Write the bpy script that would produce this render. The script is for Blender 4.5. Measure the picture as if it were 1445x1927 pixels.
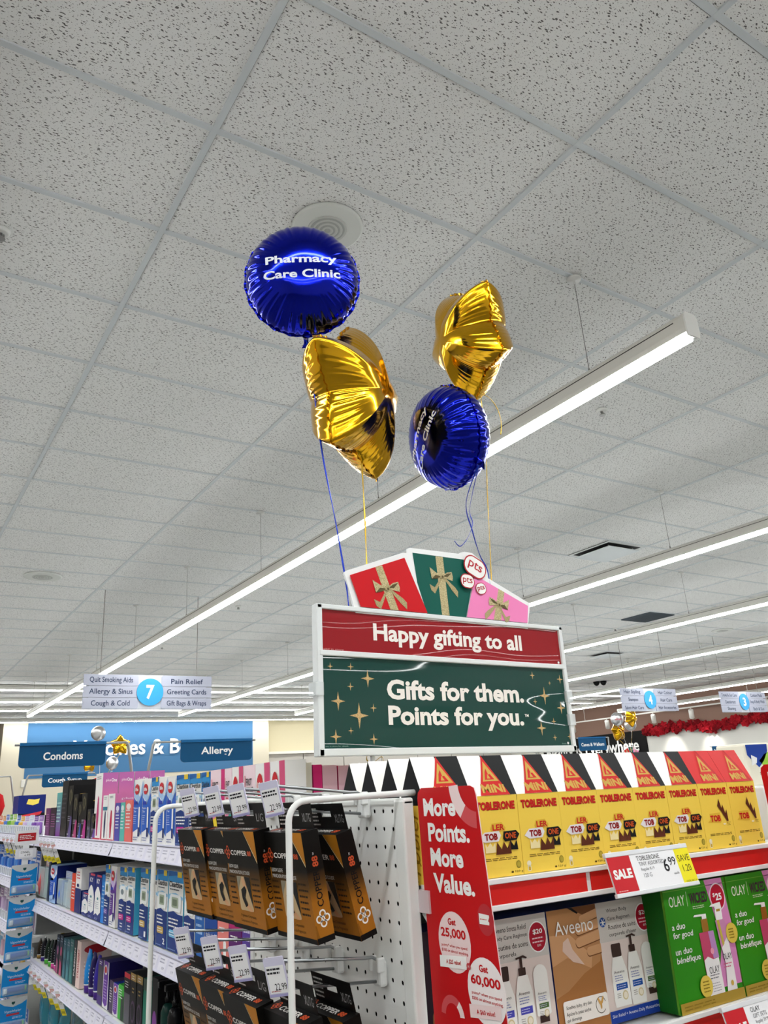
import bpy, bmesh, math, random
from mathutils import Matrix, Vector
random.seed(7)
D = bpy.data
SC = bpy.context.scene
COL = SC.collection
for o in list(D.objects):
    D.objects.remove(o)

# ------------------------------------------------------------------ camera
FPX = 1456.04
RIGHT = Vector((0.8390873, -0.54057162, -0.06094947))
UP = Vector((-0.1320525, -0.3110908, 0.94116133))
FWD = Vector((0.52772592, 0.78166799, 0.33241618))
EYE = Vector((0.0, 0.0, 1.55))
CEIL = 3.8141
cam_d = D.cameras.new('camera')
cam = D.objects.new('camera', cam_d)
COL.objects.link(cam)
cam_d.sensor_fit = 'VERTICAL'
cam_d.sensor_height = 24.0
cam_d.lens = FPX / 1927.0 * 24.0
cam_d.clip_start = 0.02
m3 = Matrix((RIGHT, UP, -FWD)).transposed()
cam.matrix_world = Matrix.Translation(EYE) @ m3.to_4x4()
SC.camera = cam

# ------------------------------------------------------------------ world, exposure
w = D.worlds.new('world')
SC.world = w
w.use_nodes = True
w.node_tree.nodes['Background'].inputs[0].default_value = (0.8, 0.9, 1.0, 1)
w.node_tree.nodes['Background'].inputs[1].default_value = 0.2
SC.view_settings.view_transform = 'Standard'
SC.view_settings.look = 'None'
SC.view_settings.gamma = 1.0
SC.view_settings.use_curve_mapping = False
SC.view_settings.exposure = 0.27
LAMP = 37.0           # radiance of the lamp diffusers
LAMP_COLOR = (0.985, 1.0, 0.99)
SC.cycles.max_bounces = 8
SC.cycles.diffuse_bounces = 5
SC.cycles.sample_clamp_indirect = 6.0


def at(u, v, X=None, Y=None, Z=None):
    """point of the place seen at photo pixel (u, v) on a plane of the room"""
    d = RIGHT * ((u - 722.5) / FPX) - UP * ((v - 963.5) / FPX) + FWD
    if X is not None:
        t = (X - EYE.x) / d.x
    elif Y is not None:
        t = (Y - EYE.y) / d.y
    else:
        t = (Z - EYE.z) / d.z
    return EYE + d * t


# ------------------------------------------------------------------ materials
def lin(h):
    if isinstance(h, tuple):
        return (*h, 1.0) if len(h) == 3 else h
    h = h.lstrip('#')
    c = [int(h[i:i + 2], 16) / 255 for i in (0, 2, 4)]
    return tuple(x / 12.92 if x <= 0.04045 else ((x + 0.055) / 1.055) ** 2.4 for x in c) + (1.0,)


_mats = {}


def M(h, rough=0.5, metal=0.0, coat=0.0, alpha=1.0, emit=0.0, noise=0.0, trans=0.0):
    key = (h, rough, metal, coat, alpha, emit, noise, trans)
    if key in _mats:
        return _mats[key]
    m = D.materials.new('surface')
    m.use_nodes = True
    nt = m.node_tree
    b = nt.nodes['Principled BSDF']
    c = lin(h)
    b.inputs['Base Color'].default_value = c
    b.inputs['Roughness'].default_value = rough
    b.inputs['Metallic'].default_value = metal
    b.inputs['Coat Weight'].default_value = coat
    b.inputs['Coat Roughness'].default_value = 0.08
    if not metal:
        b.inputs['Specular IOR Level'].default_value = 0.16
    b.inputs['Alpha'].default_value = alpha
    if trans:
        b.inputs['Transmission Weight'].default_value = trans
    if emit:
        b.inputs['Emission Color'].default_value = c
        b.inputs['Emission Strength'].default_value = emit
    if noise:
        tc = nt.nodes.new('ShaderNodeTexCoord')
        n = nt.nodes.new('ShaderNodeTexNoise')
        n.inputs['Scale'].default_value = noise
        n.inputs['Detail'].default_value = 4
        mx = nt.nodes.new('ShaderNodeMix')
        mx.data_type = 'RGBA'
        mx.inputs[6].default_value = tuple(x * 0.75 for x in c[:3]) + (1,)
        mx.inputs[7].default_value = tuple(min(1, x * 1.2) for x in c[:3]) + (1,)
        nt.links.new(tc.outputs['Object'], n.inputs['Vector'])
        nt.links.new(n.outputs['Fac'], mx.inputs[0])
        nt.links.new(mx.outputs[2], b.inputs['Base Color'])
    _mats[key] = m
    return m


def glitter(h1, h2, scale=900):
    key = ('gl', h1, h2, scale)
    if key in _mats:
        return _mats[key]
    m = D.materials.new('glitter print')
    m.use_nodes = True
    nt = m.node_tree
    b = nt.nodes['Principled BSDF']
    tc = nt.nodes.new('ShaderNodeTexCoord')
    n = nt.nodes.new('ShaderNodeTexNoise')
    n.inputs['Scale'].default_value = scale
    n.inputs['Detail'].default_value = 3
    r = nt.nodes.new('ShaderNodeValToRGB')
    r.color_ramp.elements[0].position = 0.36
    r.color_ramp.elements[1].position = 0.64
    r.color_ramp.elements[0].color = lin(h1)
    r.color_ramp.elements[1].color = lin(h2)
    nt.links.new(tc.outputs['Object'], n.inputs['Vector'])
    nt.links.new(n.outputs['Fac'], r.inputs[0])
    nt.links.new(r.outputs[0], b.inputs['Base Color'])
    b.inputs['Roughness'].default_value = 0.45
    _mats[key] = m
    return m


def gradient(axis, stops, rough=0.4, lo=0.0, hi=1.0, noise=0.0):
    """printed colour blend along a local axis of the object (metres lo..hi)"""
    key = ('gr', axis, tuple(stops), rough, lo, hi)
    if key in _mats:
        return _mats[key]
    m = D.materials.new('blended print')
    m.use_nodes = True
    nt = m.node_tree
    b = nt.nodes['Principled BSDF']
    tc = nt.nodes.new('ShaderNodeTexCoord')
    s = nt.nodes.new('ShaderNodeSeparateXYZ')
    mr = nt.nodes.new('ShaderNodeMapRange')
    mr.inputs['From Min'].default_value = lo
    mr.inputs['From Max'].default_value = hi
    r = nt.nodes.new('ShaderNodeValToRGB')
    while len(r.color_ramp.elements) < len(stops):
        r.color_ramp.elements.new(0.5)
    for e, (p, c) in zip(r.color_ramp.elements, stops):
        e.position = p
        e.color = lin(c)
    nt.links.new(tc.outputs['Object'], s.inputs[0])
    b.inputs['Specular IOR Level'].default_value = 0.13
    nt.links.new(s.outputs['XYZ'.index(axis)], mr.inputs['Value'])
    nt.links.new(mr.outputs[0], r.inputs[0])
    nt.links.new(r.outputs[0], b.inputs['Base Color'])
    b.inputs['Roughness'].default_value = rough
    _mats[key] = m
    return m


# ------------------------------------------------------------------ mesh builder
_glyph = {}


def glyphs(s, bold=0.0, res=3):
    key = (s, bold, res)
    if key not in _glyph:
        c = D.curves.new('lettering', 'FONT')
        c.body = s
        c.resolution_u = res
        c.offset = bold
        c.fill_mode = 'FRONT'
        o = D.objects.new('lettering', c)
        me = o.to_mesh()
        vs = [(v.co.x, v.co.y) for v in me.vertices]
        fs = [tuple(p.vertices) for p in me.polygons]
        # all faces towards +w
        ff = []
        for f in fs:
            a = sum(vs[f[i]][0] * vs[f[(i + 1) % len(f)]][1] - vs[f[(i + 1) % len(f)]][0] * vs[f[i]][1] for i in range(len(f)))
            ff.append(f if a >= 0 else tuple(reversed(f)))
        o.to_mesh_clear()
        D.objects.remove(o)
        D.curves.remove(c)
        _glyph[key] = (vs, ff)
    return _glyph[key]


def frame(origin, ux, uy):
    """matrix whose local x, y lie on a face and z points out of it"""
    ux = Vector(ux).normalized()
    uy = Vector(uy).normalized()
    n = ux.cross(uy)
    m = Matrix.Identity(4)
    for i in range(3):
        m[i][0], m[i][1], m[i][2], m[i][3] = ux[i], uy[i], n[i], origin[i]
    return m


class MB:
    def __init__(self):
        self.v, self.f, self.i, self.m, self.s = [], [], [], [], []

    def mi(self, mat):
        if mat not in self.m:
            self.m.append(mat)
        return self.m.index(mat)

    def add(self, vs, fs, mat, T=None, smooth=False):
        n = len(self.v)
        for p in vs:
            p = Vector(p)
            self.v.append(tuple(T @ p if T is not None else p))
        k = self.mi(mat)
        for f in fs:
            self.f.append(tuple(a + n for a in f))
            self.i.append(k)
            self.s.append(smooth)
        return self

    def box(self, x0, y0, z0, x1, y1, z1, mat, T=None):
        vs = [(x0, y0, z0), (x1, y0, z0), (x1, y1, z0), (x0, y1, z0), (x0, y0, z1), (x1, y0, z1), (x1, y1, z1), (x0, y1, z1)]
        fs = [(0, 3, 2, 1), (4, 5, 6, 7), (0, 1, 5, 4), (1, 2, 6, 5), (2, 3, 7, 6), (3, 0, 4, 7)]
        if isinstance(mat, dict):       # keys: bottom top front(-y) right(+x) back left(-x)
            for f, k in zip(fs, ('bottom', 'top', 'front', 'right', 'back', 'left')):
                self.add([vs[a] for a in f], [(0, 1, 2, 3)], mat.get(k, mat['all']), T)
            return self
        return self.add(vs, fs, mat, T)

    def bbox(self, x0, y0, z0, x1, y1, z1, mat, b=0.003, T=None):
        """box with chamfered vertical and horizontal edges"""
        bm = bmesh.new()
        bmesh.ops.create_cube(bm, size=1.0)
        for v in bm.verts:
            v.co = Vector(((v.co.x + .5) * (x1 - x0) + x0, (v.co.y + .5) * (y1 - y0) + y0, (v.co.z + .5) * (z1 - z0) + z0))
        bmesh.ops.bevel(bm, geom=bm.edges[:], offset=b, segments=2, affect='EDGES', profile=0.5)
        bm.verts.index_update()
        vs = [v.co.copy() for v in bm.verts]
        fs = [tuple(v.index for v in f.verts) for f in bm.faces]
        bm.free()
        return self.add(vs, fs, mat, T)

    def prism(self, pts, d, mat, T=None, side=None, back=None):
        """polygon pts (ccw, local xy) extruded from z=-d to z=0 (front)"""
        n = len(pts)
        fr = [(p[0], p[1], 0) for p in pts]
        bk = [(p[0], p[1], -d) for p in pts]
        self.add(fr, [tuple(range(n))], mat, T)
        self.add(bk, [tuple(reversed(range(n)))], back or mat, T)
        self.add(fr + bk, [(i, i + n, (i + 1) % n + n, (i + 1) % n) for i in range(n)], side or mat, T)
        return self

    def tube(self, path, r, mat, n=8, T=None, caps=True, flat=None):
        path = [Vector(p) for p in path]
        rings = []
        prev = None
        for i, p in enumerate(path):
            t = (path[min(i + 1, len(path) - 1)] - path[max(i - 1, 0)]).normalized()
            if prev is None:
                a = Vector((0, 0, 1)) if abs(t.z) < 0.9 else Vector((1, 0, 0))
                prev = (a - t * a.dot(t)).normalized()
            prev = (prev - t * prev.dot(t)).normalized()
            bnorm = t.cross(prev)
            rr = r[i] if isinstance(r, (list, tuple)) else r
            rings.append([p + prev * math.cos(2 * math.pi * k / n) * rr + bnorm * math.sin(2 * math.pi * k / n) * rr * (flat or 1.0) for k in range(n)])
        vs = [q for ring in rings for q in ring]
        fs = []
        for i in range(len(rings) - 1):
            for k in range(n):
                fs.append((i * n + k, i * n + (k + 1) % n, (i + 1) * n + (k + 1) % n, (i + 1) * n + k))
        k0 = len(self.v)
        self.add(vs, fs, mat, T, smooth=n > 5)
        if caps:
            self.caps(k0, k0 + (len(rings) - 1) * n, n, mat)
        return self

    def caps(self, a, b, n, mat):
        k = self.mi(mat)
        for f in (tuple(a + i for i in reversed(range(n))), tuple(b + i for i in range(n))):
            self.f.append(f)
            self.i.append(k)
            self.s.append(False)

    def lathe(self, prof, mat, n=24, T=None, smooth=True):
        """profile [(r, z)] turned about local z"""
        vs, fs = [], []
        for r, z in prof:
            for k in range(n):
                a = 2 * math.pi * k / n
                vs.append((r * math.cos(a), r * math.sin(a), z))
        for i in range(len(prof) - 1):
            for k in range(n):
                fs.append((i * n + k, i * n + (k + 1) % n, (i + 1) * n + (k + 1) % n, (i + 1) * n + k))
        k0 = len(self.v)
        self.add(vs, fs, mat, T, smooth=smooth)
        self.caps(k0, k0 + (len(prof) - 1) * n, n, mat)
        return self

    def build(self, name, parent=None, loc=None, rot=None, **tags):
        me = D.meshes.new(name)
        me.from_pydata(self.v, [], self.f)
        for m in self.m:
            me.materials.append(m)
        me.polygons.foreach_set('material_index', self.i)
        me.polygons.foreach_set('use_smooth', self.s)
        me.update()
        o = D.objects.new(name, me)
        COL.objects.link(o)
        if parent is not None:
            o.parent = parent
        if loc is not None:
            o.location = loc
        if rot is not None:
            o.rotation_euler = rot
        for k, val in tags.items():
            if val:
                o[k] = val
        return o


class Face:
    """prints on a flat face: local x right, y up, layers stacked outwards"""

    def __init__(self, mb, T, eps=0.0002):
        self.mb, self.T, self.e = mb, T, eps

    def poly(self, pts, mat, l=1):
        a = sum(pts[i][0] * pts[(i + 1) % len(pts)][1] - pts[(i + 1) % len(pts)][0] * pts[i][1] for i in range(len(pts)))
        if a < 0:
            pts = pts[::-1]
        self.mb.add([(p[0], p[1], self.e * l) for p in pts], [tuple(range(len(pts)))], mat, self.T)

    def rect(self, x0, y0, x1, y1, mat, l=1):
        self.poly([(x0, y0), (x1, y0), (x1, y1), (x0, y1)], mat, l)

    def rrect(self, x0, y0, x1, y1, r, mat, l=1, n=5):
        self.poly(rrect(x0, y0, x1, y1, r, n), mat, l)

    def ell(self, cx, cy, rx, ry, mat, l=1, n=20, rot=0.0):
        c, s = math.cos(rot), math.sin(rot)
        pts = []
        for k in range(n):
            a = 2 * math.pi * k / n
            x, y = rx * math.cos(a), ry * math.sin(a)
            pts.append((cx + c * x - s * y, cy + s * x + c * y))
        self.poly(pts, mat, l)

    def arc(self, cx, cy, r0, r1, a0, a1, mat, l=1, n=12, sx=1.0):
        for k in range(n):
            a, b = a0 + (a1 - a0) * k / n, a0 + (a1 - a0) * (k + 1) / n
            self.poly([(cx + sx * r0 * math.cos(a), cy + r0 * math.sin(a)), (cx + sx * r1 * math.cos(a), cy + r1 * math.sin(a)),
                       (cx + sx * r1 * math.cos(b), cy + r1 * math.sin(b)), (cx + sx * r0 * math.cos(b), cy + r0 * math.sin(b))], mat, l)

    def star4(self, cx, cy, rx, ry, mat, l=1):
        pts = []
        for k in range(4):
            a = math.pi / 2 * k
            for j in range(4):
                t = j / 4
                ang = a + t * math.pi / 2
                q = 1.0 if j == 0 else (0.34 if j in (1, 3) else 0.24)
                pts.append((cx + rx * q * math.cos(ang), cy + ry * q * math.sin(ang)))
        self.poly(pts, mat, l)

    def text(self, s, cx, cy, w=None, h=None, mat=None, l=2, bold=0.0, align='C', rot=0.0, res=3, shear=0.0):
        vs, fs = glyphs(s, bold, res)
        if not vs:
            return
        x0, x1 = min(p[0] for p in vs), max(p[0] for p in vs)
        y0, y1 = min(p[1] for p in vs), max(p[1] for p in vs)
        if w is None:
            sx = sy = h / (y1 - y0)
        elif h is None:
            sx = sy = w / (x1 - x0)
        else:
            sx, sy = w / (x1 - x0), h / (y1 - y0)
        ox = {'C': (x0 + x1) / 2, 'L': x0, 'R': x1}[align]
        oy = (y0 + y1) / 2
        c, sn = math.cos(rot), math.sin(rot)
        out = []
        for p in vs:
            x, y = (p[0] - ox) * sx, (p[1] - oy) * sy
            x += shear * y
            out.append((cx + c * x - sn * y, cy + sn * x + c * y, self.e * l))
        self.mb.add(out, fs, mat, self.T)

    def lines(self, x0, y0, x1, y1, n, mat, l=2, fill=0.45, jag=0.25):
        """small unreadable copy: rows of word-like bars"""
        rh = (y1 - y0) / n
        for k in range(n):
            y = y1 - (k + 1) * rh + rh * (1 - fill) / 2
            x = x0
            end = x1 - random.random() * jag * (x1 - x0)
            while x < end:
                wl = min((x1 - x0) * (0.1 + 0.16 * random.random()), end - x)
                self.rect(x, y, x + wl, y + rh * fill, mat, l)
                x += wl + (x1 - x0) * 0.035


def rrect(x0, y0, x1, y1, r, n=5):
    if not isinstance(r, (tuple, list)):
        r = (r, r, r, r)                  # bl br tr tl
    pts = []
    for (cx, cy, a0, q) in ((x0 + r[0], y0 + r[0], math.pi, r[0]), (x1 - r[1], y0 + r[1], 1.5 * math.pi, r[1]),
                            (x1 - r[2], y1 - r[2], 0, r[2]), (x0 + r[3], y1 - r[3], .5 * math.pi, r[3])):
        for k in range(n + 1):
            if q == 0 and k:
                break
            a = a0 + math.pi / 2 * k / n
            pts.append((cx + q * math.cos(a), cy + q * math.sin(a)))
    return pts


def thing(name, label, cat, loc=(0, 0, 0), rot=(0, 0, 0), group=None):
    o = D.objects.new(name, None)
    COL.objects.link(o)
    o.empty_display_size = 0.05
    o.location = loc
    o.rotation_euler = rot
    o['label'] = label
    o['category'] = cat
    if group:
        o['group'] = group
    return o


def tag(o, label, cat, group=None):
    o['label'] = label
    o['category'] = cat
    if group:
        o['group'] = group
    return o


def copy_thing(o, loc=None, label=None, rot=None):
    c = o.copy()
    COL.objects.link(c)
    for ch in list(o.children):
        d = ch.copy()
        COL.objects.link(d)
        d.parent = c
        for g in list(ch.children):
            e = g.copy()
            COL.objects.link(e)
            e.parent = d
    if loc is not None:
        c.location = loc
    if rot is not None:
        c.rotation_euler = rot
    if label:
        c['label'] = label
    return c


WHITE = M('#f2f2f0', 0.4)
BLACK = M('#0b0b0c', 0.45)

# ------------------------------------------------------------------ room shell
XL, XR, YF, YB = -6.0, 21.6, -8.0, 23.5


def ceiling_mat():
    m = D.materials.new('mineral fibre tile')
    m.use_nodes = True
    nt = m.node_tree
    L = nt.links
    b = nt.nodes['Principled BSDF']
    b.inputs['Roughness'].default_value = 0.9
    tc = nt.nodes.new('ShaderNodeTexCoord')
    wob = nt.nodes.new('ShaderNodeTexNoise')
    wob.inputs['Scale'].default_value = 90
    wob.inputs['Detail'].default_value = 1
    L.new(tc.outputs['Object'], wob.inputs['Vector'])
    sub = nt.nodes.new('ShaderNodeVectorMath')
    sub.operation = 'SUBTRACT'
    L.new(wob.outputs['Color'], sub.inputs[0])
    sub.inputs[1].default_value = (0.5, 0.5, 0.5)
    sc = nt.nodes.new('ShaderNodeVectorMath')
    sc.operation = 'MULTIPLY_ADD'
    L.new(sub.outputs[0], sc.inputs[0])
    sc.inputs[1].default_value = (0.007, 0.007, 0)
    L.new(tc.outputs['Object'], sc.inputs[2])
    prev = None
    for ang, stretch, scale, thr in ((0.3, 2.8, 100, 0.165), (1.9, 2.6, 90, 0.155), (1.1, 1.8, 170, 0.14)):
        mp = nt.nodes.new('ShaderNodeMapping')
        mp.inputs['Rotation'].default_value = (0, 0, ang)
        mp.inputs['Scale'].default_value = (1 / stretch, 1, 0)
        mp.inputs['Location'].default_value = (ang, ang * 3, 0)
        L.new(sc.outputs[0], mp.inputs['Vector'])
        v = nt.nodes.new('ShaderNodeTexVoronoi')
        v.voronoi_dimensions = '2D'
        v.inputs['Scale'].default_value = scale
        L.new(mp.outputs[0], v.inputs['Vector'])
        sep = nt.nodes.new('ShaderNodeSeparateColor')
        L.new(v.outputs['Color'], sep.inputs[0])
        th = nt.nodes.new('ShaderNodeMath')           # random size per speck
        th.operation = 'MULTIPLY_ADD'
        L.new(sep.outputs[0], th.inputs[0])
        th.inputs[1].default_value = thr * 1.7
        th.inputs[2].default_value = -thr * 0.42
        lt = nt.nodes.new('ShaderNodeMath')
        lt.operation = 'LESS_THAN'
        L.new(v.outputs['Distance'], lt.inputs[0])
        L.new(th.outputs[0], lt.inputs[1])
        if prev is None:
            prev = lt
        else:
            mx = nt.nodes.new('ShaderNodeMath')
            mx.operation = 'MAXIMUM'
            L.new(prev.outputs[0], mx.inputs[0])
            L.new(lt.outputs[0], mx.inputs[1])
            prev = mx
    big = nt.nodes.new('ShaderNodeTexNoise')
    big.inputs['Scale'].default_value = 420
    L.new(tc.outputs['Object'], big.inputs['Vector'])
    base = nt.nodes.new('ShaderNodeMix')
    base.data_type = 'RGBA'
    L.new(big.outputs['Fac'], base.inputs[0])
    base.inputs[6].default_value = (0.66, 0.66, 0.645, 1)
    base.inputs[7].default_value = (0.80, 0.80, 0.78, 1)
    mix = nt.nodes.new('ShaderNodeMix')
    mix.data_type = 'RGBA'
    L.new(prev.outputs[0], mix.inputs[0])
    L.new(base.outputs[2], mix.inputs[6])
    mix.inputs[7].default_value = (0.11, 0.105, 0.10, 1)
    L.new(mix.outputs[2], b.inputs['Base Color'])
    return m


def structure(o):
    o['kind'] = 'structure'
    return o


mb = MB()
mb.box(XL, YF, CEIL + 0.007, XR + 0.2, YB + 1.5, CEIL + 0.06, ceiling_mat())
structure(mb.build('ceiling'))
mb = MB()
gm = M('#c3c8ca', 0.55)
reveal = M('#5d5d5b', 0.8)
GX0, GY0 = -0.4379, 2.08796
i = -5
while GX0 + i * 1.2192 < XR:
    x = GX0 + i * 1.2192
    mb.box(x - 0.012, YF, CEIL, x + 0.012, YB + 0.8, CEIL + 0.008, gm)
    mb.box(x + 0.012, YF, CEIL + 0.0045, x + 0.0145, YB + 0.8, CEIL + 0.008, reveal)
    i += 1
j = -16
while GY0 + j * 0.6096 < YB + 0.7:
    y = GY0 + j * 0.6096
    mb.box(XL, y - 0.012, CEIL + 0.0008, XR, y + 0.012, CEIL + 0.008, gm)
    mb.box(XL, y + 0.012, CEIL + 0.0045, XR, y + 0.0150, CEIL + 0.008, reveal)
    j += 1
structure(mb.build('trim_1'))
mb = MB()
mb.box(XL - .2, YF - .2, -0.1, XR + .2, YB + 1.5, 0, M('#787674', 0.3, noise=3))
structure(mb.build('floor'))
cream = M('#dcd3bd', 0.8)
mb = MB()
mb.box(XL - 0.2, YF - .2, 0, XL, YB + 1.5, CEIL + .05, M('#d8d2c4', 0.8))
structure(mb.build('wall_left'))
mb = MB()
mb.box(XL, YF - 0.2, 0, XR, YF, CEIL + .05, M('#d8d5cf', 0.8))
structure(mb.build('wall_front'))
# back wall: cream bay with the blue field, recessed bulkhead to its right
mb = MB()
mb.box(3.15, YB, 0, 10.88, YB + 1.2, CEIL + .05, cream)
mb.box(XL, YB + 0.8, 0, 3.15, YB + 1.2, CEIL + .05, M('#8a7a6c', 0.8))
mb.box(10.88, YB + 0.6, 2.80, XR, YB + 1.2, CEIL + .05, M('#d9cfae', 0.8))
mb.box(10.88, YB + 0.52, 2.72, XR, YB + 1.2, 2.80, M('#e6e3da', 0.6))
x = 10.88
while x < XR:
    mb.box(x, YB + 0.62, 0, min(x + 1.55, XR) - 0.03, YB + 1.2, 2.72, M('#b9b4ac', 0.5))
    x += 1.55
structure(mb.build('wall_back'))
mb = MB()
mb.box(3.76, YB - 0.01, 2.29, 10.33, YB, 3.74, M('#4a779f', 0.7))
structure(mb.build('trim_2'))
# right wall: brown bulkhead above, pale wall and black sign field below
mb = MB()
mb.box(XR, YF, 2.70, XR + 0.2, YB + 1.2, CEIL + .05, M('#8f7366', 0.85))
mb.box(XR + 0.02, YF, 0, XR + 0.2, 17.5, 2.70, M('#d8d7d0', 0.8))
mb.box(XR + 0.02, 17.5, 0, XR + 0.2, YB + 1.2, 2.70, M('#d8d7d0', 0.8))
structure(mb.build('wall_right'))
mb = MB()
mb.box(XR - 0.03, 17.5, 1.3, XR + 0.02, 22.3, 2.74, BLACK)
structure(mb.build('trim_3'))

# wall lettering: raised letters fixed on the walls
mb = MB()
F = Face(mb, frame((0, 0, 0), (1, 0, 0), (0, 0, 1)), 0.03)
F.text('Vaccines & Boosters', 0, 0, 4.80, 0.43, M('#f4f4f2', 0.5), 1, bold=0.02)
tag(mb.build('wall_lettering', loc=(7.34, YB - 0.012, 3.03)), 'raised white lettering reading vaccines on the blue back wall panel', 'lettering')
mb = MB()
F = Face(mb, frame((0, 0, 0), (0, -1, 0), (0, 0, 1)), 0.03)
F.text('Beauty is Everywhere', 0, 0, 4.3, 0.52, M('#f4f4f2', 0.5), 1, bold=0.02)
tag(mb.build('wall_lettering', loc=(XR - 0.032, 19.95, 2.24)), 'white lettering about beauty on the black panel of the right wall', 'lettering')
mb = MB()
mb.bbox(0, -0.03, 0, 0.10, 0, 0.19, M('#e9e6dd', 0.5), 0.01)
tag(mb.build('wall_box', loc=(3.70, YB, 2.08)), 'small cream box fixed low on the back wall left of the blue panel', 'wall box')

# ------------------------------------------------------------------ lamps
lamp_white = M('#d9d7d0', 0.45)
lamp_dark = M('#3b3936', 0.6)
steel = M('#8b8b88', 0.35, metal=0.8)
glow = D.materials.new('lit diffuser')
glow.use_nodes = True
_b = glow.node_tree.nodes['Principled BSDF']
_b.inputs['Base Color'].default_value = (0.8, 0.8, 0.8, 1)
_b.inputs['Emission Color'].default_value = (*LAMP_COLOR, 1)
_b.inputs['Emission Strength'].default_value = LAMP
_b.inputs['Roughness'].default_value = 0.6
# ribbed prismatic lens: the ribs are part of the diffuser
PROF = [(-.036, .0), (-.041, .020), (-.041, .070), (-.030, .088), (.030, .088), (.041, .070), (.041, .020), (.036, .0)]
DIFF = [(-.033, .002), (-.036, -.004), (-.030, -.016), (-.015, -.021), (.015, -.021), (.030, -.016), (.036, -.004), (.033, .002)]


def lamp(length, label, hang, z=3.20, loc=(0, 0), along='Y', cables=True, group=None):
    """linear lamp, local y from 0 to length"""
    t = thing('linear_pendant_lamp', label, 'lamp', (loc[0], loc[1], z), (0, 0, 0 if along == 'Y' else -math.pi / 2), group)
    T = frame((0, 0, 0), (1, 0, 0), (0, 0, 1))            # local z = -y
    mb = MB()
    mb.prism([(p[0], p[1]) for p in PROF][::-1], length, lamp_white, T)
    for s in (-1, 1):
        mb.box(s * 0.0415 - .0006, 0.05, 0.060, s * 0.0415 + .0006, length - 0.05, 0.064, lamp_dark)
    mb.build('housing', t)
    mb = MB()
    mb.prism(DIFF, length - 0.05, glow, T @ Matrix.Translation((0, 0, -0.025)))
    mb.build('diffuser', t)
    for e, s in ((0, -1), (length, 1)):
        mb = MB()
        y0, y1 = (e - 0.006, e + .001) if s < 0 else (e - .001, e + 0.006)
        pts = [(p[0] * 1.04, p[1] * 1.04 - 0.001) for p in [(-.036, -.018), (-.041, .010), (-.041, .070), (-.030, .088), (.030, .088), (.041, .070), (.041, .010), (.036, -.018)]][::-1]
        mb.prism(pts, y1 - y0, M('#e4e4e0', 0.4), frame((0, y0, 0), (1, 0, 0), (0, 0, 1)))
        mb.build('end_cap', t)
    if cables:
        top = CEIL - z
        for h in hang:
            mb = MB()
            mb.tube([(0, h, 0.10), (0, h, top - 0.01)], 0.0016, M('#6f6d69', 0.5), 5)
            mb.lathe([(0.004, 0.086), (0.004, 0.115)], M('#6f6d69', 0.4), 6, Matrix.Translation((0, h, 0)))
            mb.build('cable', t)
            mb = MB()
            mb.lathe([(0.006, top - 0.035), (0.006, top - 0.014), (0.034, top - 0.012), (0.036, top - 0.001)], M('#c6c6c2', 0.4), 16, Matrix.Translation((0, h, 0)))
            mb.build('canopy', t)
    return t


HANG = [0.54 + 1.83 * k for k in range(8)] + [14.5]
ROWS = [(2.61, 'long white pendant lamp nearest the balloons running to the back wall'),
        (5.55, 'second white pendant lamp row right of the balloons, above the gift sign'),
        (8.26, 'third white pendant lamp row from the balloons, over the right side of the shop'),
        (11.0, 'fourth white pendant lamp row from the balloons, over aisle four sign'),
        (13.7, 'fifth white pendant lamp row from the balloons, above aisle three sign'),
        (16.4, 'sixth white pendant lamp row from the balloons, low in front of the brown wall'),
        (19.1, 'seventh pendant lamp row, nearest the brown right wall')]
for x, lab in ROWS:
    lamp(14.8, lab, HANG, loc=(x, 1.55), group='pendant lamp rows')
lamp(14.8, 'added unseen pendant lamp row over the left aisle, outside the left edge', HANG, loc=(-0.21, 1.55), group='pendant lamp rows')  # unseen row, added to light the left-facing shelf fronts
lamp(14.8, 'invented unseen pendant lamp row farthest left, outside the frame', HANG, loc=(-3.0, 1.55), group='pendant lamp rows')  # invented row, never in view, brightens the same shelf fronts
HC = [1.0 + 2.2 * k for k in range(9)]
for y, lab in ((0.25, 'pendant lamp across the front aisle, over the viewpoint'), (-2.6, 'pendant lamp across the shop front, behind the viewpoint'),
               (-5.4, 'pendant lamp along the front wall, far behind the viewpoint')):
    lamp(20.0, lab, HC, loc=(-5.0, y), along='X', group='front cross lamps')
for y, x0, ln, lab in ((16.62, 0.2, 20.4, 'nearest bright cross lamp near the back wall, above the aisle seven sign'),
                       (18.55, 0.2, 20.4, 'middle bright cross lamp near the back wall, behind the aisle seven sign'),
                       (20.25, 0.2, 20.4, 'third bright cross lamp near the back wall, just above the blue panel'),
                       (23.08, 2.9, 17.6, 'bright cross lamp washing the top of the blue back wall')):
    lamp(ln, lab, [], z=3.722, loc=(x0, y), along='X', cables=False, group='cross lamps at the back wall')

# ------------------------------------------------------------------ ceiling fittings
def speaker(x, y, r, label):
    t = thing('ceiling_speaker', label, 'speaker', (x, y, CEIL))
    mb = MB()
    mb.lathe([(r * 0.94, -0.010), (r, -0.006), (r, 0.004)], M('#c9cbc6', 0.5), 40)
    mb.build('plate', t)
    mb = MB()
    for k in range(8):
        q = r * 0.56 * (1 - k * 0.12)
        mb.lathe([(q - r * 0.02, -0.0125 - k * .0006), (q, -0.0125 - k * .0006), (q, -0.009)], M('#9c9e9a', 0.5) if k % 2 else M('#b5b7b2', 0.5), 32)
    mb.build('grille', t)
    return t


speaker(1.386, 2.345, 0.152, 'round white ceiling speaker partly behind the round blue balloon')
speaker(1.36, 8.43, 0.185, 'round ceiling speaker far left above the aisle seven sign')
speaker(12.8, 8.3, 0.185, 'round ceiling speaker on the far right between lamp rows')


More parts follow.
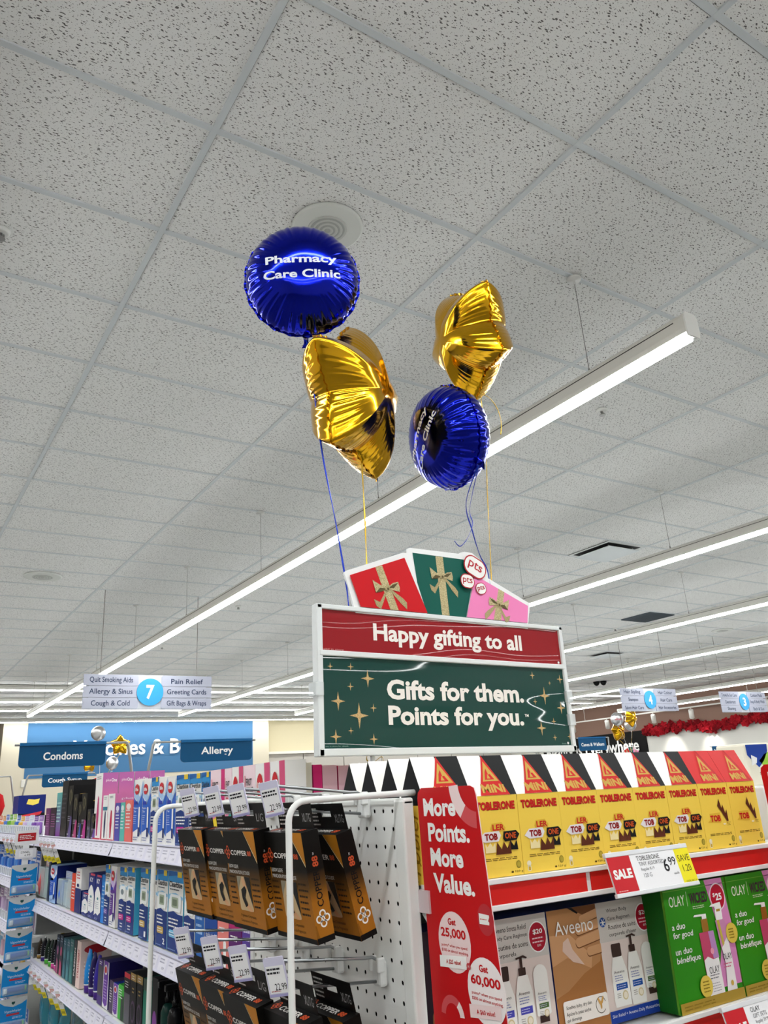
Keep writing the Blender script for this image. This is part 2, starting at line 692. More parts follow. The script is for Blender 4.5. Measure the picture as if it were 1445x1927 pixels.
def sprinkler(x, y, label):
    t = thing('ceiling_sprinkler', label, 'sprinkler', (x, y, CEIL))
    mb = MB()
    mb.lathe([(0.028, -0.012), (0.036, -0.004), (0.036, 0.006)], M('#d5d6d2', 0.4), 20)
    mb.build('escutcheon', t)
    mb = MB()
    mb.lathe([(0.007, -0.034), (0.007, -0.011)], steel, 8)
    mb.lathe([(0.02, -0.038), (0.02, -0.034)], steel, 12)
    for s in (-1, 1):
        mb.tube([(s * 0.012, 0, -0.012), (s * 0.014, 0, -0.024), (s * 0.006, 0, -0.035)], 0.0022, steel, 5)
    mb.build('head', t)


for (u, v, lab) in ((1132, 772, 'sprinkler head on the ceiling beside the nearest lamp'),
                    (2, 435, 'round fitting on the ceiling cut by the left edge'),
                    (448.5, 1141, 'small sprinkler right of the long lamp, above the aisle seven sign'),
                    (305, 1217, 'small far sprinkler just above the aisle seven sign'),
                    (1157, 1183, 'small sprinkler near the dark ceiling grille'),
                    (1181, 1245, 'tiny sprinkler far right near the small vent')):
    p = at(u, v, Z=CEIL)
    sprinkler(p.x, p.y, lab)


def plaque_vent(x0, y0, s, label):
    t = thing('ceiling_vent', label, 'vent', (x0 + s / 2, y0 + s / 2, CEIL))
    h = s / 2 - 0.012
    mb = MB()
    mb.box(-h, -h, 0.000, h, h, 0.003, M('#1a1b1c', 0.7))
    mb.build('opening', t)
    mb = MB()
    for a in range(4):
        mb.prism([(-h, -h), (h, -h), (h - 0.035, -h + 0.035), (-h + 0.035, -h + 0.035)], 0.004, M('#c9ccca', 0.5),
                 Matrix.Rotation(a * math.pi / 2, 4, 'Z') @ Matrix.Translation((0, 0, -0.002)) @ Matrix.Rotation(math.pi, 4, 'Y'))
    mb.build('frame', t)
    mb = MB()
    q = h - 0.05
    mb.bbox(-q, -q, -0.040, q, q, -0.030, M('#c3c9cb', 0.45), 0.003)
    for sx in (-1, 1):
        for sy in (-1, 1):
            mb.tube([(sx * q * .8, sy * q * .8, -0.031), (sx * q * .8, sy * q * .8, 0.001)], 0.004, steel, 5)
    mb.build('plaque', t)


plaque_vent(6.27, 5.136, 0.6096, 'square white ceiling vent with dark gap right of the gift sign')
plaque_vent(12.37, 10.62, 0.6096, 'small square white ceiling vent farther back on the right')
t = thing('return_grille', 'dark grey square ceiling grille between the second and third lamp rows', 'grille', (10.24, 7.879, CEIL))
mb = MB()
mb.box(-.29, -.29, -0.002, .29, .29, 0.004, M('#39434a', 0.6))
mb.build('backing', t)
mb = MB()
for k in range(25):
    x = -0.288 + k * 0.024
    mb.box(x - .001, -.29, -0.014, x + .001, .29, -0.002, M('#4a545b', 0.5))
    mb.box(-.29, x - .001, -0.014, .29, x + .001, -0.002, M('#4a545b', 0.5))
mb.build('louvre', t)
for k, (u, v, lab) in enumerate(((1123, 1290, 'left half-dome of the pair of black security cameras under the ceiling'), (1136, 1289, 'right half-dome of the pair of black security cameras under the ceiling'))):
    mb = MB()
    mb.lathe([(0.02, -0.11), (0.055, -0.09), (0.085, -0.04), (0.09, 0)], M('#0d0d0e', 0.15), 16)
    p = at(u, v, Z=CEIL - 0.1)
    tag(mb.build('security_camera', loc=(p.x, p.y, CEIL)), lab, 'security camera', 'dome cameras')

# ------------------------------------------------------------------ hanging aisle signs
navy_ink = M('#35415c', 0.5)


def aisle_sign(x, y, zc, num, left, right, label):
    t = thing('aisle_sign', label, 'aisle sign', (x, y, zc))
    Wd, H = 1.43, 0.375
    T = frame((0, -0.012, 0), (1, 0, 0), (0, 0, 1))
    mb = MB()
    pts = [(-Wd / 2 + .06, -H / 2), (Wd / 2 - .06, -H / 2), (Wd / 2 - .06, H / 2), (-Wd / 2 + .06, H / 2)]
    mb.prism(pts, 0.024, M('#c9ccd4', 0.5), T)
    mb.build('board', t)
    for side, words in ((-1, left), (1, right)):
        for r, wd in enumerate(words):
            cy = H / 3 * (1 - r)
            mb = MB()
            x0, x1 = (-Wd / 2, -0.13) if side < 0 else (0.13, Wd / 2)
            rr = (0, .02, .02, 0) if side < 0 else (.02, 0, 0, .02)
            mb.prism(rrect(x0, cy - H / 6 + 0.004, x1, cy + H / 6 - 0.003, rr), 0.012, M('#b3b6c6', 0.45), T @ Matrix.Translation((0, 0, 0.012)))
            F = Face(mb, T @ Matrix.Translation((0, 0, 0.012)), 0.0015)
            F.text(wd, (x0 + x1) / 2, cy - 0.003, min(0.034 * len(wd), 0.46), 0.074 if any(ch in wd for ch in 'gpyQ') else 0.056, navy_ink, 1, bold=0.012)
            mb.build('name_slat', t)
    mb = MB()
    mb.lathe([(0.148, 0), (0.148, 0.008)], M('#3fa3e0', 0.4), 36, T @ Matrix.Translation((0, 0, 0.014)))
    F = Face(mb, T @ Matrix.Translation((0, 0, 0.022)), 0.0015)
    F.text(num, 0, 0, 0.09, 0.155, WHITE, 1, bold=0.03)
    mb.build('number_disc', t)
    for s in (-1, 1):
        mb = MB()
        mb.tube([(s * 0.541, 0, H / 2), (s * 0.541, 0, CEIL - zc)], 0.0035, M('#77736d', 0.5), 5)
        mb.build('hanger_wire', t)


aisle_sign(2.625, 8.79, 2.685, '7', ['Quit Smoking Aids', 'Allergy & Sinus', 'Cough & Cold'], ['Pain Relief', 'Greeting Cards', 'Gift Bags & Wraps'],
           'hanging white aisle sign with a blue disc numbered seven')
aisle_sign(11.075, 8.79, 2.635, '4', ['Hair Styling', 'Shampoo', 'Salon Hair Care'], ['Hair Colour', 'Hair Care', 'Hair Accessories'],
           'hanging white aisle sign with a blue disc numbered four')
aisle_sign(13.74, 8.79, 2.607, '3', ['Travel & Sun Care', 'Deodorant', 'Shaving'], ['Cotton Pads', 'Soap & Body Wash', 'Bath & Sun'],
           'hanging white aisle sign with a blue disc numbered three')

# ------------------------------------------------------------------ category flags over the gondolas
flag_blue = M('#094870', 0.45)
rod_grey = M('#9a9a98', 0.35, metal=0.5)


def category_flag(spine, y, zb, zt, x_end, fx0, fx1, fh, words, label, dx=0.06):
    """post on the gondola spine, arm out to x_end, flag from fx0 to fx1"""
    t = thing('category_flag', label, 'sign', (spine, y, zb))
    sgn = 1 if x_end > spine else -1
    mb = MB()
    a = sgn * dx
    mb.tube([(sgn * .005, 0, 0), (a * .95, 0, zt - zb - 0.012), (a * 1.1, 0, zt - zb)], 0.007, rod_grey, 6)
    mb.tube([(a * 1.0, 0, zt - zb), (x_end - spine, 0, zt - zb)], 0.005, rod_grey, 6)
    mb.build('rod', t)
    mb = MB()
    T = frame((fx0 - spine, -0.004, zt - zb), (1, 0, 0), (0, 0, 1))
    w = fx1 - fx0
    mb.prism(rrect(0, -fh, w, 0.008, (.02, .02, 0, 0)), 0.006, flag_blue, T)
    mb.box(0, -0.0135, -0.005, w, -0.003, 0.008, M('#165b8e', 0.35), Matrix.Translation((fx0 - spine, 0.002, zt - zb)))
    F = Face(mb, T, 0.001)
    F.text(words, w / 2, -fh * 0.52, min(0.024 * len(words), w * 0.84), 0.046 if any(ch in words for ch in 'gpy') else 0.034, WHITE, 1, bold=0.02)
    mb.build('flag', t)


category_flag(1.112, 3.83, 1.50, 1.813, 0.565, 0.585, 0.952, 0.098, 'Condoms', 'dark blue shelf flag reading condoms, upper left')
category_flag(1.128, 3.87, 1.50, 1.813, 1.715, 1.32, 1.695, 0.098, 'Allergy', 'dark blue shelf flag reading allergy, right of the metal posts')
category_flag(1.115, 7.15, 1.50, 1.80, 1.70, 1.285, 1.64, 0.098, 'Cough Syrup', 'small dark blue shelf flag reading cough syrup, lower left')
category_flag(1.105, 7.13, 1.50, 1.80, 0.55, 0.56, 0.93, 0.098, 'Cold Relief', 'dark blue shelf flag at the left edge beside the cough syrup one')
category_flag(6.755, 6.0, 1.44, 1.892, 6.30, 6.32, 6.735, 0.13, 'Canes & Walkers', 'dark blue shelf flag reading canes and walkers beside the gift sign', -0.03)
category_flag(9.57, 6.35, 1.44, 1.755, 9.02, 9.06, 9.45, 0.1, 'Baby Lotion & Bath', 'small dark blue shelf flag reading baby lotion far right', 0.05)
category_flag(9.59, 6.35, 1.44, 1.755, 10.16, 9.74, 10.1, 0.1, 'Shampoo', 'small dark blue shelf flag reading shampoo, rightmost', 0.05)

# ------------------------------------------------------------------ track lights and garland on the right
t = thing('lighting_track', 'long white lighting track hung before the brown right wall', 'lighting track', (20.8, 9.0, 3.2))
mb = MB()
mb.box(-.02, 0, -.02, .02, 12.5, .02, M('#d9d7d0', 0.5))
mb.build('rail', t)
for y in (1.0, 4.1, 7.2, 10.3):
    mb = MB()
    mb.tube([(0, y, 0.02), (0, y, CEIL - 3.2)], 0.01, M('#cfccc5', 0.5), 6)
    mb.build('drop_rod', t)
spot_names = ['second', 'third', 'fourth', 'fifth', 'sixth']
for k, y in enumerate((19.9, 18.35, 16.45, 15.05, 12.6)):
    lab = ['white spotlight on the track half behind the gift sign', 'white spotlight on the track left of the white balloons', 'white spotlight on the track under the aisle four sign',
           'white spotlight on the track between the aisle four and three signs', 'white spotlight on the track at the right edge'][k]
    s = thing('track_spotlight', lab, 'spotlight', (20.8, y, 3.18), group='track spotlights')
    mb = MB()
    mb.tube([(0, 0, 0), (0, 0, -0.06)], 0.012, M('#e2e0da', 0.5), 8)
    mb.build('stem', s)
    mb = MB()
    T = Matrix.Translation((0, 0, -0.08)) @ Matrix.Rotation(math.radians(-28), 4, 'Y') @ Matrix.Rotation(math.radians(20), 4, 'X')
    mb.lathe([(0.05, -0.24), (0.075, -0.24), (0.075, 0.02), (0.05, 0.04)], M('#e8e6e0', 0.5), 16, T)
    mb.build('lamp_head', s)
    ld = D.lights.new('spot beam', 'SPOT')
    ld.energy = 60
    ld.spot_size = math.radians(58)
    ld.spot_blend = 0.9
    ld.shadow_soft_size = 0.06
    ld.color = (1, 0.96, 0.88)
    lo = D.objects.new('spot_beam', ld)
    COL.objects.link(lo)
    lo.parent = s
    lo.location = (0.13, 0, -0.34)
    lo.rotation_euler = (Vector((0.8, 0, -1.1))).to_track_quat('-Z', 'Y').to_euler()

rnd = random.Random(3)
gar = thing('garland', 'red fabric flower garland along the top of the pale right wall', 'garland', (21.5, 9.0, 2.70))
red = [M('#8f0f1b', 0.8), M('#6f0912', 0.8), M('#a51522', 0.8)]
mb = MB()
for k in range(150):
    y = 0.1 + k * 0.056
    cz = 0.05 * math.sin(y * 1.9) + rnd.uniform(-.09, .09)
    cx = rnd.uniform(-.08, .03)
    r = rnd.uniform(0.11, 0.19)
    T = Matrix.Translation((cx, y, cz)) @ Matrix.Rotation(rnd.uniform(0, 6), 4, 'X') @ Matrix.Rotation(rnd.uniform(-.6, .6), 4, 'Z')
    n = 5
    pts = []
    for q in range(20):
        a = 2 * math.pi * q / 20
        rr = r * (0.86 + 0.14 * math.cos(n * a))
        pts.append((rr * math.cos(a), rr * math.sin(a)))
    vs = [(0.05 * 0.6, 0, 0)] + [(-0.02 + 0.03 * math.sin(q * 2.2), p[0], p[1]) for q, p in enumerate(pts)] + [(-0.06, 0, 0)]
    fs = [(0, 1 + q, 1 + (q + 1) % 20) for q in range(20)] + [(21, 1 + (q + 1) % 20, 1 + q) for q in range(20)]
    mb.add(vs, fs, red[k % 3], T)
mb.build('flowers', gar)
mb = MB()
mb.tube([(0.06, 0, 0), (0.06, 4, 0.03), (0.06, 8.4, 0)], 0.02, M('#5c0a10', 0.8), 6)
mb.build('cord', gar)

# ------------------------------------------------------------------ foil balloons
def foil(h, rough):
    key = ('foil', h, rough)
    if key in _mats:
        return _mats[key]
    m = D.materials.new('foil')
    m.use_nodes = True
    nt = m.node_tree
    b = nt.nodes['Principled BSDF']
    b.inputs['Base Color'].default_value = lin(h)
    b.inputs['Metallic'].default_value = 1.0
    b.inputs['Roughness'].default_value = rough
    b.inputs['Coat Weight'].default_value = 0.25
    b.inputs['Coat Roughness'].default_value = 0.05
    tc = nt.nodes.new('ShaderNodeTexCoord')
    n = nt.nodes.new('ShaderNodeTexNoise')
    n.inputs['Scale'].default_value = 14
    n.inputs['Detail'].default_value = 2
    bp = nt.nodes.new('ShaderNodeBump')
    bp.inputs['Strength'].default_value = 0.12
    bp.inputs['Distance'].default_value = 0.01
    nt.links.new(tc.outputs['Object'], n.inputs['Vector'])
    nt.links.new(n.outputs['Fac'], bp.inputs['Height'])
    nt.links.new(bp.outputs[0], b.inputs['Normal'])
    _mats[key] = m
    return m


FOIL_BLUE = foil('#0719b4', 0.12)
FOIL_GOLD = foil('#e3ab15', 0.12)
FOIL_SILVER = foil('#d6d6d8', 0.28)
# profile of a mylar balloon (two discs sealed at the rim)
_N = 400
_acc, _prof = 0.0, [0.0]
for k in range(_N, 0, -1):
    r = (k - 0.5) / _N
    _acc += (r * r / math.sqrt(1 - r ** 4)) / _N
    _prof.append(_acc)
_prof = _prof[::-1]


def mylar(r):
    r = min(max(r, 0), 1)
    x = r * _N
    a = int(x)
    if a >= _N:
        return 0.0
    return _prof[a] + (_prof[a + 1] - _prof[a]) * (x - a)


def smooth(a, b, x):
    t = min(max((x - a) / (b - a), 0), 1)
    return t * t * (3 - 2 * t)


def disc_height(x, y, R):
    return R * mylar(math.hypot(x, y) / R)


def balloon_frame(normal, roll):
    n = Vector(normal).normalized()
    up = Vector((0, 0, 1))
    ux = up.cross(n).normalized()
    uy = n.cross(ux)
    c, s = math.cos(roll), math.sin(roll)
    return frame((0, 0, 0), ux * c + uy * s, uy * c - ux * s)


def disc_skin(R, mat, seed, nr=44, na=288, amp=1.0):
    rr = random.Random(seed)
    ph = [rr.uniform(0, 6.28) for _ in range(8)]
    mb = MB()
    rad = [1 - (1 - k / nr) ** 1.7 for k in range(nr + 1)]

    def pt(q, a, s):
        w = smooth(0.52, 0.96, q)
        puck = (math.cos(34 * a + ph[0] + 1.2 * math.sin(3 * a + ph[1])) * 0.6 + math.cos(61 * a + ph[2] + math.sin(5 * a)) * 0.4)
        gate = 0.45 + 0.55 * math.sin(4 * a + ph[3]) * math.sin(7 * a + ph[4])
        h = R * mylar(q) * (1 + 0.0) + s * 0
        h += R * 0.020 * amp * w * puck * (0.6 + 0.6 * gate) * (1 - smooth(0.985, 1.0, q))
        qq = q * R * (1 + 0.006 * amp * math.cos(48 * a + ph[5]) * smooth(0.9, 1, q))
        return (qq * math.cos(a), qq * math.sin(a), s * max(h, 0.0))
    for s in (1, -1):
        vs = [(0, 0, s * R * mylar(0))]
        fs = []
        for k in range(1, nr + 1):
            for j in range(na):
                vs.append(pt(rad[k], 2 * math.pi * j / na, s))
        for j in range(na):
            f = (0, 1 + j, 1 + (j + 1) % na)
            fs.append(f if s > 0 else f[::-1])
        for k in range(nr - 1):
            for j in range(na):
                a, b = 1 + k * na + j, 1 + k * na + (j + 1) % na
                f = (a, a + na, b + na, b)
                fs.append(f if s > 0 else f[::-1])
        mb.add(vs, fs, mat, smooth=True)
    # flat sealed rim
    vs, fs = [], []
    for j in range(na):
        a = 2 * math.pi * j / na
        wv = R * 0.012 * math.cos(42 * a + ph[6]) * amp
        vs.append((R * 0.985 * math.cos(a), R * 0.985 * math.sin(a), 0))
        q = R * (1.028 + 0.010 * math.cos(20 * a + ph[7]))
        vs.append((q * math.cos(a), q * math.sin(a), wv))
    for j in range(na):
        b = (j + 1) % na
        fs.append((2 * j, 2 * j + 1, 2 * b + 1, 2 * b))
    mb.add(vs, fs, mat, smooth=True)
    return mb


def tail_mesh(R, mat, ang=-math.pi / 2, ln=0.022):
    mb = MB()
    c, s = math.cos(ang), math.sin(ang)
    d = Vector((c, s, 0))
    p = Vector((-s, c, 0))
    vs, fs = [], []
    for i, (q, wd) in enumerate(((R * 0.97, .012), (R * 1.05, .006), (R * 1.05 + ln * .5, .005), (R * 1.05 + ln, .011))):
        for z in (-.0015, .0015):
            for sgn in (-1, 1):
                vs.append(tuple(d * q + p * wd * sgn + Vector((0, 0, z + .004 * math.sin(i * 2 + sgn)))))
    for i in range(3):
        a, b = i * 4, i * 4 + 4
        fs += [(a, a + 1, b + 1, b), (a + 2, b + 2, b + 3, a + 3), (a, b, b + 2, a + 2), (a + 1, a + 3, b + 3, b + 1)]
    mb.add(vs, fs, mat)
    return mb


def curved_text(mb, lines, R, mat, pts_res=4):
    """lettering laid on the swollen front of a disc balloon"""
    for s, cx, cy, wd, h in lines:
        vs, fs = glyphs(s, 0.028, pts_res)
        x0, x1 = min(p[0] for p in vs), max(p[0] for p in vs)
        sx = wd / (x1 - x0)
        out = []
        bm = bmesh.new()
        bv = [bm.verts.new(((p[0] - (x0 + x1) / 2) * sx + cx, p[1] * h + cy, 0)) for p in vs]
        for f in fs:
            try:
                bm.faces.new([bv[i] for i in f])
            except ValueError:
                pass
        bmesh.ops.subdivide_edges(bm, edges=bm.edges[:], cuts=2, use_grid_fill=False)
        bmesh.ops.triangulate(bm, faces=bm.faces[:])
        bm.verts.index_update()
        out = [(v.co.x, v.co.y, disc_height(v.co.x, v.co.y, R) + 0.0012) for v in bm.verts]
        ff = [tuple(v.index for v in f.verts) for f in bm.faces]
        bm.free()
        mb.add(out, ff, mat, smooth=True)


def ribbon(parent, pts, mat, width=0.0024, twist=True):
    """flat curling ribbon through points (world), as a child of a thing at parent.location"""
    P = [Vector(p) - parent.location for p in pts]
    path = []
    for i in range(len(P) - 1):
        p0, p1, p2, p3 = P[max(i - 1, 0)], P[i], P[i + 1], P[min(i + 2, len(P) - 1)]
        for k in range(8):
            t = k / 8
            path.append(0.5 * ((2 * p1) + (p2 - p0) * t + (2 * p0 - 5 * p1 + 4 * p2 - p3) * t * t + (3 * p1 - p0 - 3 * p2 + p3) * t ** 3))
    path.append(P[-1])
    mb = MB()
    mb.tube(path, [width * (0.45 + 0.55 * abs(math.cos(i * 0.21))) for i in range(len(path))], mat, 6, flat=0.5)
    return mb.build('ribbon', parent)


def disc_balloon(loc, normal, roll, R, mat, label, text=None, ink=None, group=None, tail_ang=-math.pi / 2, seed=1, lite=False):
    t = thing('round_foil_balloon', label, 'balloon', loc, group=group)
    T = balloon_frame(normal, roll)
    mb = disc_skin(R, mat, seed, *((18, 64) if lite else (44, 288)), amp=0.5 if lite else 1.0)
    o = mb.build('skin', t)
    o.matrix_local = T
    o = tail_mesh(R, mat, tail_ang).build('tail', t)
    o.matrix_local = T
    if text:
        mb = MB()
        curved_text(mb, text, R, ink)
        o = mb.build('lettering', t)
        o.matrix_local = T
    return t, T


def star_skin(R, inner, depth, mat, seed, na=360, nr=40):
    rr = random.Random(seed)
    ph = [rr.uniform(0, 6.28) for _ in range(6)]
    mb = MB()

    def outline(a):
        """rounded five-point star, a=pi/2 is a tip"""
        q = ((a - math.pi / 2) / (2 * math.pi / 5)) % 1.0
        q = min(q, 1 - q) * 2                      # 0 tip .. 1 valley
        da = q * math.pi / 5
        # straight edge from tip (R,0) to valley (inner at 36deg), slightly swollen
        x1, y1 = R, 0.0
        x2, y2 = inner * math.cos(math.pi / 5), inner * math.sin(math.pi / 5)
        # intersect ray angle da
        dx, dy = x2 - x1, y2 - y1
        den = math.cos(da) * dy - math.sin(da) * dx
        r = (x1 * dy - y1 * dx) / den if abs(den) > 1e-9 else R
        r *= 1 + 0.05 * math.sin(math.pi * q)
        return min(r, R * 0.965 + 0.02 * R * (1 - q)), q
    rad = [1 - (1 - k / nr) ** 1.6 for k in range(nr + 1)]
    for s in (1, -1):
        vs, fs = [(0, 0, s * depth)], []
        for k in range(1, nr + 1):
            for j in range(na):
                a = 2 * math.pi * j / na
                Ro, q = outline(a)
                p = rad[k]
                h = depth * (1 - p ** 2.4) ** 0.70
                # arms hold their fullness towards the tip, valleys pinch in
                h *= 1 - 0.03 * smooth(0.55, 1.0, q) * smooth(0.3, 0.95, p)
                w = smooth(0.5, 0.95, p)
                arc = math.cos(70 * a + ph[0] + 1.5 * math.sin(4 * a + ph[1])) * .6 + math.cos(113 * a + ph[2]) * .4
                h += depth * 0.016 * w * arc * (1 - smooth(0.97, 1, p)) * (0.35 + 0.65 * q)
                vs.append((p * Ro * math.cos(a), p * Ro * math.sin(a), s * max(h, 0)))
        for j in range(na):
            f = (0, 1 + j, 1 + (j + 1) % na)
            fs.append(f if s > 0 else f[::-1])
        for k in range(nr - 1):
            for j in range(na):
                a, b = 1 + k * na + j, 1 + k * na + (j + 1) % na
                f = (a, a + na, b + na, b)
                fs.append(f if s > 0 else f[::-1])
        mb.add(vs, fs, mat, smooth=True)
    vs, fs = [], []
    for j in range(na):
        a = 2 * math.pi * j / na
        Ro, q = outline(a)
        vs.append((Ro * .985 * math.cos(a), Ro * .985 * math.sin(a), 0))
        e = Ro + 0.006 + 0.0012 * math.cos(33 * a)
        vs.append((e * math.cos(a), e * math.sin(a), 0.0022 * math.cos(50 * a + ph[3])))
    for j in range(na):
        b = (j + 1) % na
        fs.append((2 * j, 2 * j + 1, 2 * b + 1, 2 * b))
    mb.add(vs, fs, mat, smooth=True)
    return mb


def star_balloon(loc, tip, side, R, label, group=None, seed=1, lite=False, mat=None, depth=None):
    """tip: world direction of one point; side: direction in the star plane at right angles"""
    t = thing('star_foil_balloon', label, 'balloon', loc, group=group)
    uy = Vector(tip).normalized()
    ux = Vector(side)
    ux = (ux - uy * ux.dot(uy)).normalized()
    T = frame((0, 0, 0), ux, uy)
    mat = mat or FOIL_GOLD
    o = star_skin(R, R * 0.66, depth or R * 0.50, mat, seed, *((80, 14) if lite else (360, 40))).build('skin', t)
    o.matrix_local = T
    o = tail_mesh(R * 0.56, mat, -math.pi / 2, 0.018).build('tail', t)
    o.matrix_local = T
    return t, T


RIB_BLUE = M('#1338b8', 0.25, metal=0.4)
RIB_GOLD = M('#c9a227', 0.25, metal=0.5)
RB = 0.134
INK = M('#e9edf8', 0.4)
YB0 = 1.38
p1 = at(569, 531, Y=YB0)
n1 = Vector((-0.44, -0.86, -0.20))
t, T1 = disc_balloon(p1, n1, math.radians(2), RB, FOIL_BLUE, 'round blue foil balloon, highest and leftmost of the four over the gift sign',
                     [('Pharmacy', -0.002, 0.013, 0.164, 0.026), ('Care Clinic', -0.002, -0.023, 0.176, 0.026)], INK, seed=4)
q = p1 + (T1 @ Vector((0, -RB * 1.07, 0)))
ribbon(t, [q, at(585, 690, Y=YB0), at(606, 850, Y=YB0 - .01), at(632, 985, Y=1.36), at(650, 1090, Y=1.35), at(656, 1140, Y=1.345)], RIB_BLUE)
# star 1: upright, its plane runs away to the right; side direction = towards the viewer's left edge
p2 = at(664, 752, Y=1.40)
t, T2 = star_balloon(p2, (0.02, 0.01, 1.0), (0.833, 0.553, 0), 0.203, 'gold foil star balloon hanging just below the higher round blue balloon', seed=2, depth=0.092)
ribbon(t, [at(681, 872, Y=1.38), at(684, 930, Y=1.38), at(687, 985, Y=1.37), at(689, 1040, Y=1.36), at(692, 1100, Y=1.345)], RIB_GOLD)
ribbon(t, [at(700, 1405, Y=1.40), at(690, 1424, Y=1.40), at(694, 1434, Y=1.41), at(706, 1432, Y=1.42), at(718, 1424, Y=1.42), at(722, 1432, Y=1.41)], RIB_GOLD, 0.0014)
p3 = at(886, 639, Y=1.40)
t, T3 = star_balloon(p3, (-0.098, 0.265, 0.959), (0.264, 0.936, -0.232), 0.172, 'gold foil star balloon at upper right, above the smaller-looking round blue one', seed=5, depth=0.094)
ribbon(t, [at(905, 748, Y=1.36), at(914, 850, Y=1.36), at(917, 930, Y=1.36), at(921, 1010, Y=1.35), at(925, 1100, Y=1.345)], RIB_GOLD, 0.0016)
ribbon(t, [at(905, 740, Y=1.36), at(922, 750, Y=1.35), at(936, 770, Y=1.35), at(943, 795, Y=1.35), at(942, 818, Y=1.35)], RIB_GOLD, 0.0014)
p4 = at(843, 824, Y=1.36)
n4 = Vector((-0.94, 0.10, -0.19))
t, T4 = disc_balloon(p4, n4, math.radians(42), 0.128, FOIL_BLUE, 'round blue foil balloon seen edge-on under the right gold star',
                     [('Pharmacy', 0.0, 0.020, 0.143, 0.023), ('Care Clinic', 0.0, -0.016, 0.156, 0.023)], INK, seed=9)
q = p4 + (T4 @ Vector((0, -0.128 * 1.08, 0)))
ribbon(t, [q, at(877, 945, Y=1.33), at(889, 1000, Y=1.34), at(903, 1045, Y=1.345), at(916, 1070, Y=1.345), at(922, 1100, Y=1.345)], RIB_BLUE)
ribbon(t, [q, at(884, 955, Y=1.33), at(889, 985, Y=1.33), at(880, 1012, Y=1.32), at(866, 1028, Y=1.32), at(855, 1018, Y=1.32)], RIB_BLUE, 0.0018)

# far balloon bunches, tied to the gift signs at the far aisle ends
def far_bunch(Y, items, tie):
    for k, (kind, u, v, r, lab, arg) in enumerate(items):
        p = at(u, v, Y=Y + 0.34 * (k % 2) + 0.06 * k)
        if kind == 'o':
            t, _ = disc_balloon(p, arg, 0, r, FOIL_SILVER, lab, lite=True, seed=int(u), group='far round balloons',
                                text=[('clinic', 0, -0.02, r * 1.1, 0.06)] if arg[1] < -.85 else None, ink=M('#b4474f', 0.5))
        else:
            t, _ = star_balloon(p, arg[0], arg[1], r, lab, lite=True, seed=int(u), group='far star balloons')
        b = p + Vector((0, 0, -r * 0.8))
        e = Vector(tie) + Vector((0.05 * (k - 1.5), 0.02 * k, 0))
        ribbon(t, [b, b * .6 + e * .4 + Vector((.02, 0, 0)), e], RIB_GOLD if kind == 's' else M('#d8d8da', 0.4), 0.005)


FAR_LEFT = [('o', 185, 1380, 0.134, 'silver-white round balloon highest of the far left bunch', (-.5, -.84, -.2)),
            ('s', 226, 1402, 0.200, 'gold star balloon in front of the blue back wall', ((0, 0.1, 1), (1, 0, 0))),
            ('o', 211, 1436, 0.125, 'silver-white round balloon under the far left gold star', (-.8, -.6, 0)),
            ('s', 168, 1436, 0.18, 'gold star balloon mostly hidden behind the condoms flag', ((0, 0.1, 1), (.8, .6, 0)))]
FAR_RIGHT = [('o', 1161, 1353, 0.150, 'white round balloon with lettering, left of the far right bunch', (-.5, -.86, -.1)),
             ('s', 1163, 1376, 0.25, 'lower gold star balloon of the far right bunch', ((-.12, 0, .99), (1, .15, 0))),
             ('s', 1187, 1351, 0.22, 'upper gold star balloon of the far right bunch, behind the white ones', ((.1, 0.1, -1), (1, .1, 0))),
             ('o', 1186, 1364, 0.140, 'white round balloon on the right of the far right bunch', (-.62, -.78, -.1))]
# ------------------------------------------------------------------ gift sign over the endcap
SGX, SGY, SGZ = 0.728, 1.34, 1.612
SW, SH = 0.672, 0.288
sign = thing('promotion_sign', 'large framed red and green gift promotion sign standing above the endcap', 'sign', (SGX, SGY, SGZ), (0, 0.0165, 0))
T = frame((0, 0, 0), (1, 0, 0), (0, 0, 1))
FR = M('#dfe3e4', 0.35)
mb = MB()
mb.bbox(-.004, 0.0, -0.004, SW + .004, 0.022, 0.010, FR, 0.002)
mb.bbox(-.004, 0.0, SH - .008, SW + .004, 0.022, SH + .002, FR, 0.002)
mb.bbox(-.005, 0.0, -0.004, 0.008, 0.022, SH + .002, FR, 0.002)
mb.bbox(SW - .007, 0.0, -0.004, SW + .004, 0.022, SH + .002, FR, 0.002)
mb.bbox(0, -.001, 0.186, SW, 0.022, 0.197, FR, 0.002)
mb.build('frame', sign)


def film(h, rough, cw=0.9):
    """glossy plastic-covered print with a slight wave"""
    m = M(h, rough, coat=cw).copy()
    nt = m.node_tree
    b = nt.nodes['Principled BSDF']
    b.inputs['Coat Roughness'].default_value = 0.04
    b.inputs['Specular IOR Level'].default_value = 0.15
    tc = nt.nodes.new('ShaderNodeTexCoord')
    mp = nt.nodes.new('ShaderNodeMapping')
    mp.inputs['Scale'].default_value = (1.0, 1, 3.4)
    n = nt.nodes.new('ShaderNodeTexNoise')
    n.inputs['Scale'].default_value = 1.7
    n.inputs['Detail'].default_value = 0.6
    bp = nt.nodes.new('ShaderNodeBump')
    bp.inputs['Strength'].default_value = 1.0
    bp.inputs['Distance'].default_value = 0.05
    nt.links.new(tc.outputs['Object'], mp.inputs[0])
    nt.links.new(mp.outputs[0], n.inputs['Vector'])
    nt.links.new(n.outputs['Fac'], bp.inputs['Height'])
    nt.links.new(bp.outputs[0], b.inputs['Coat Normal'])
    return m


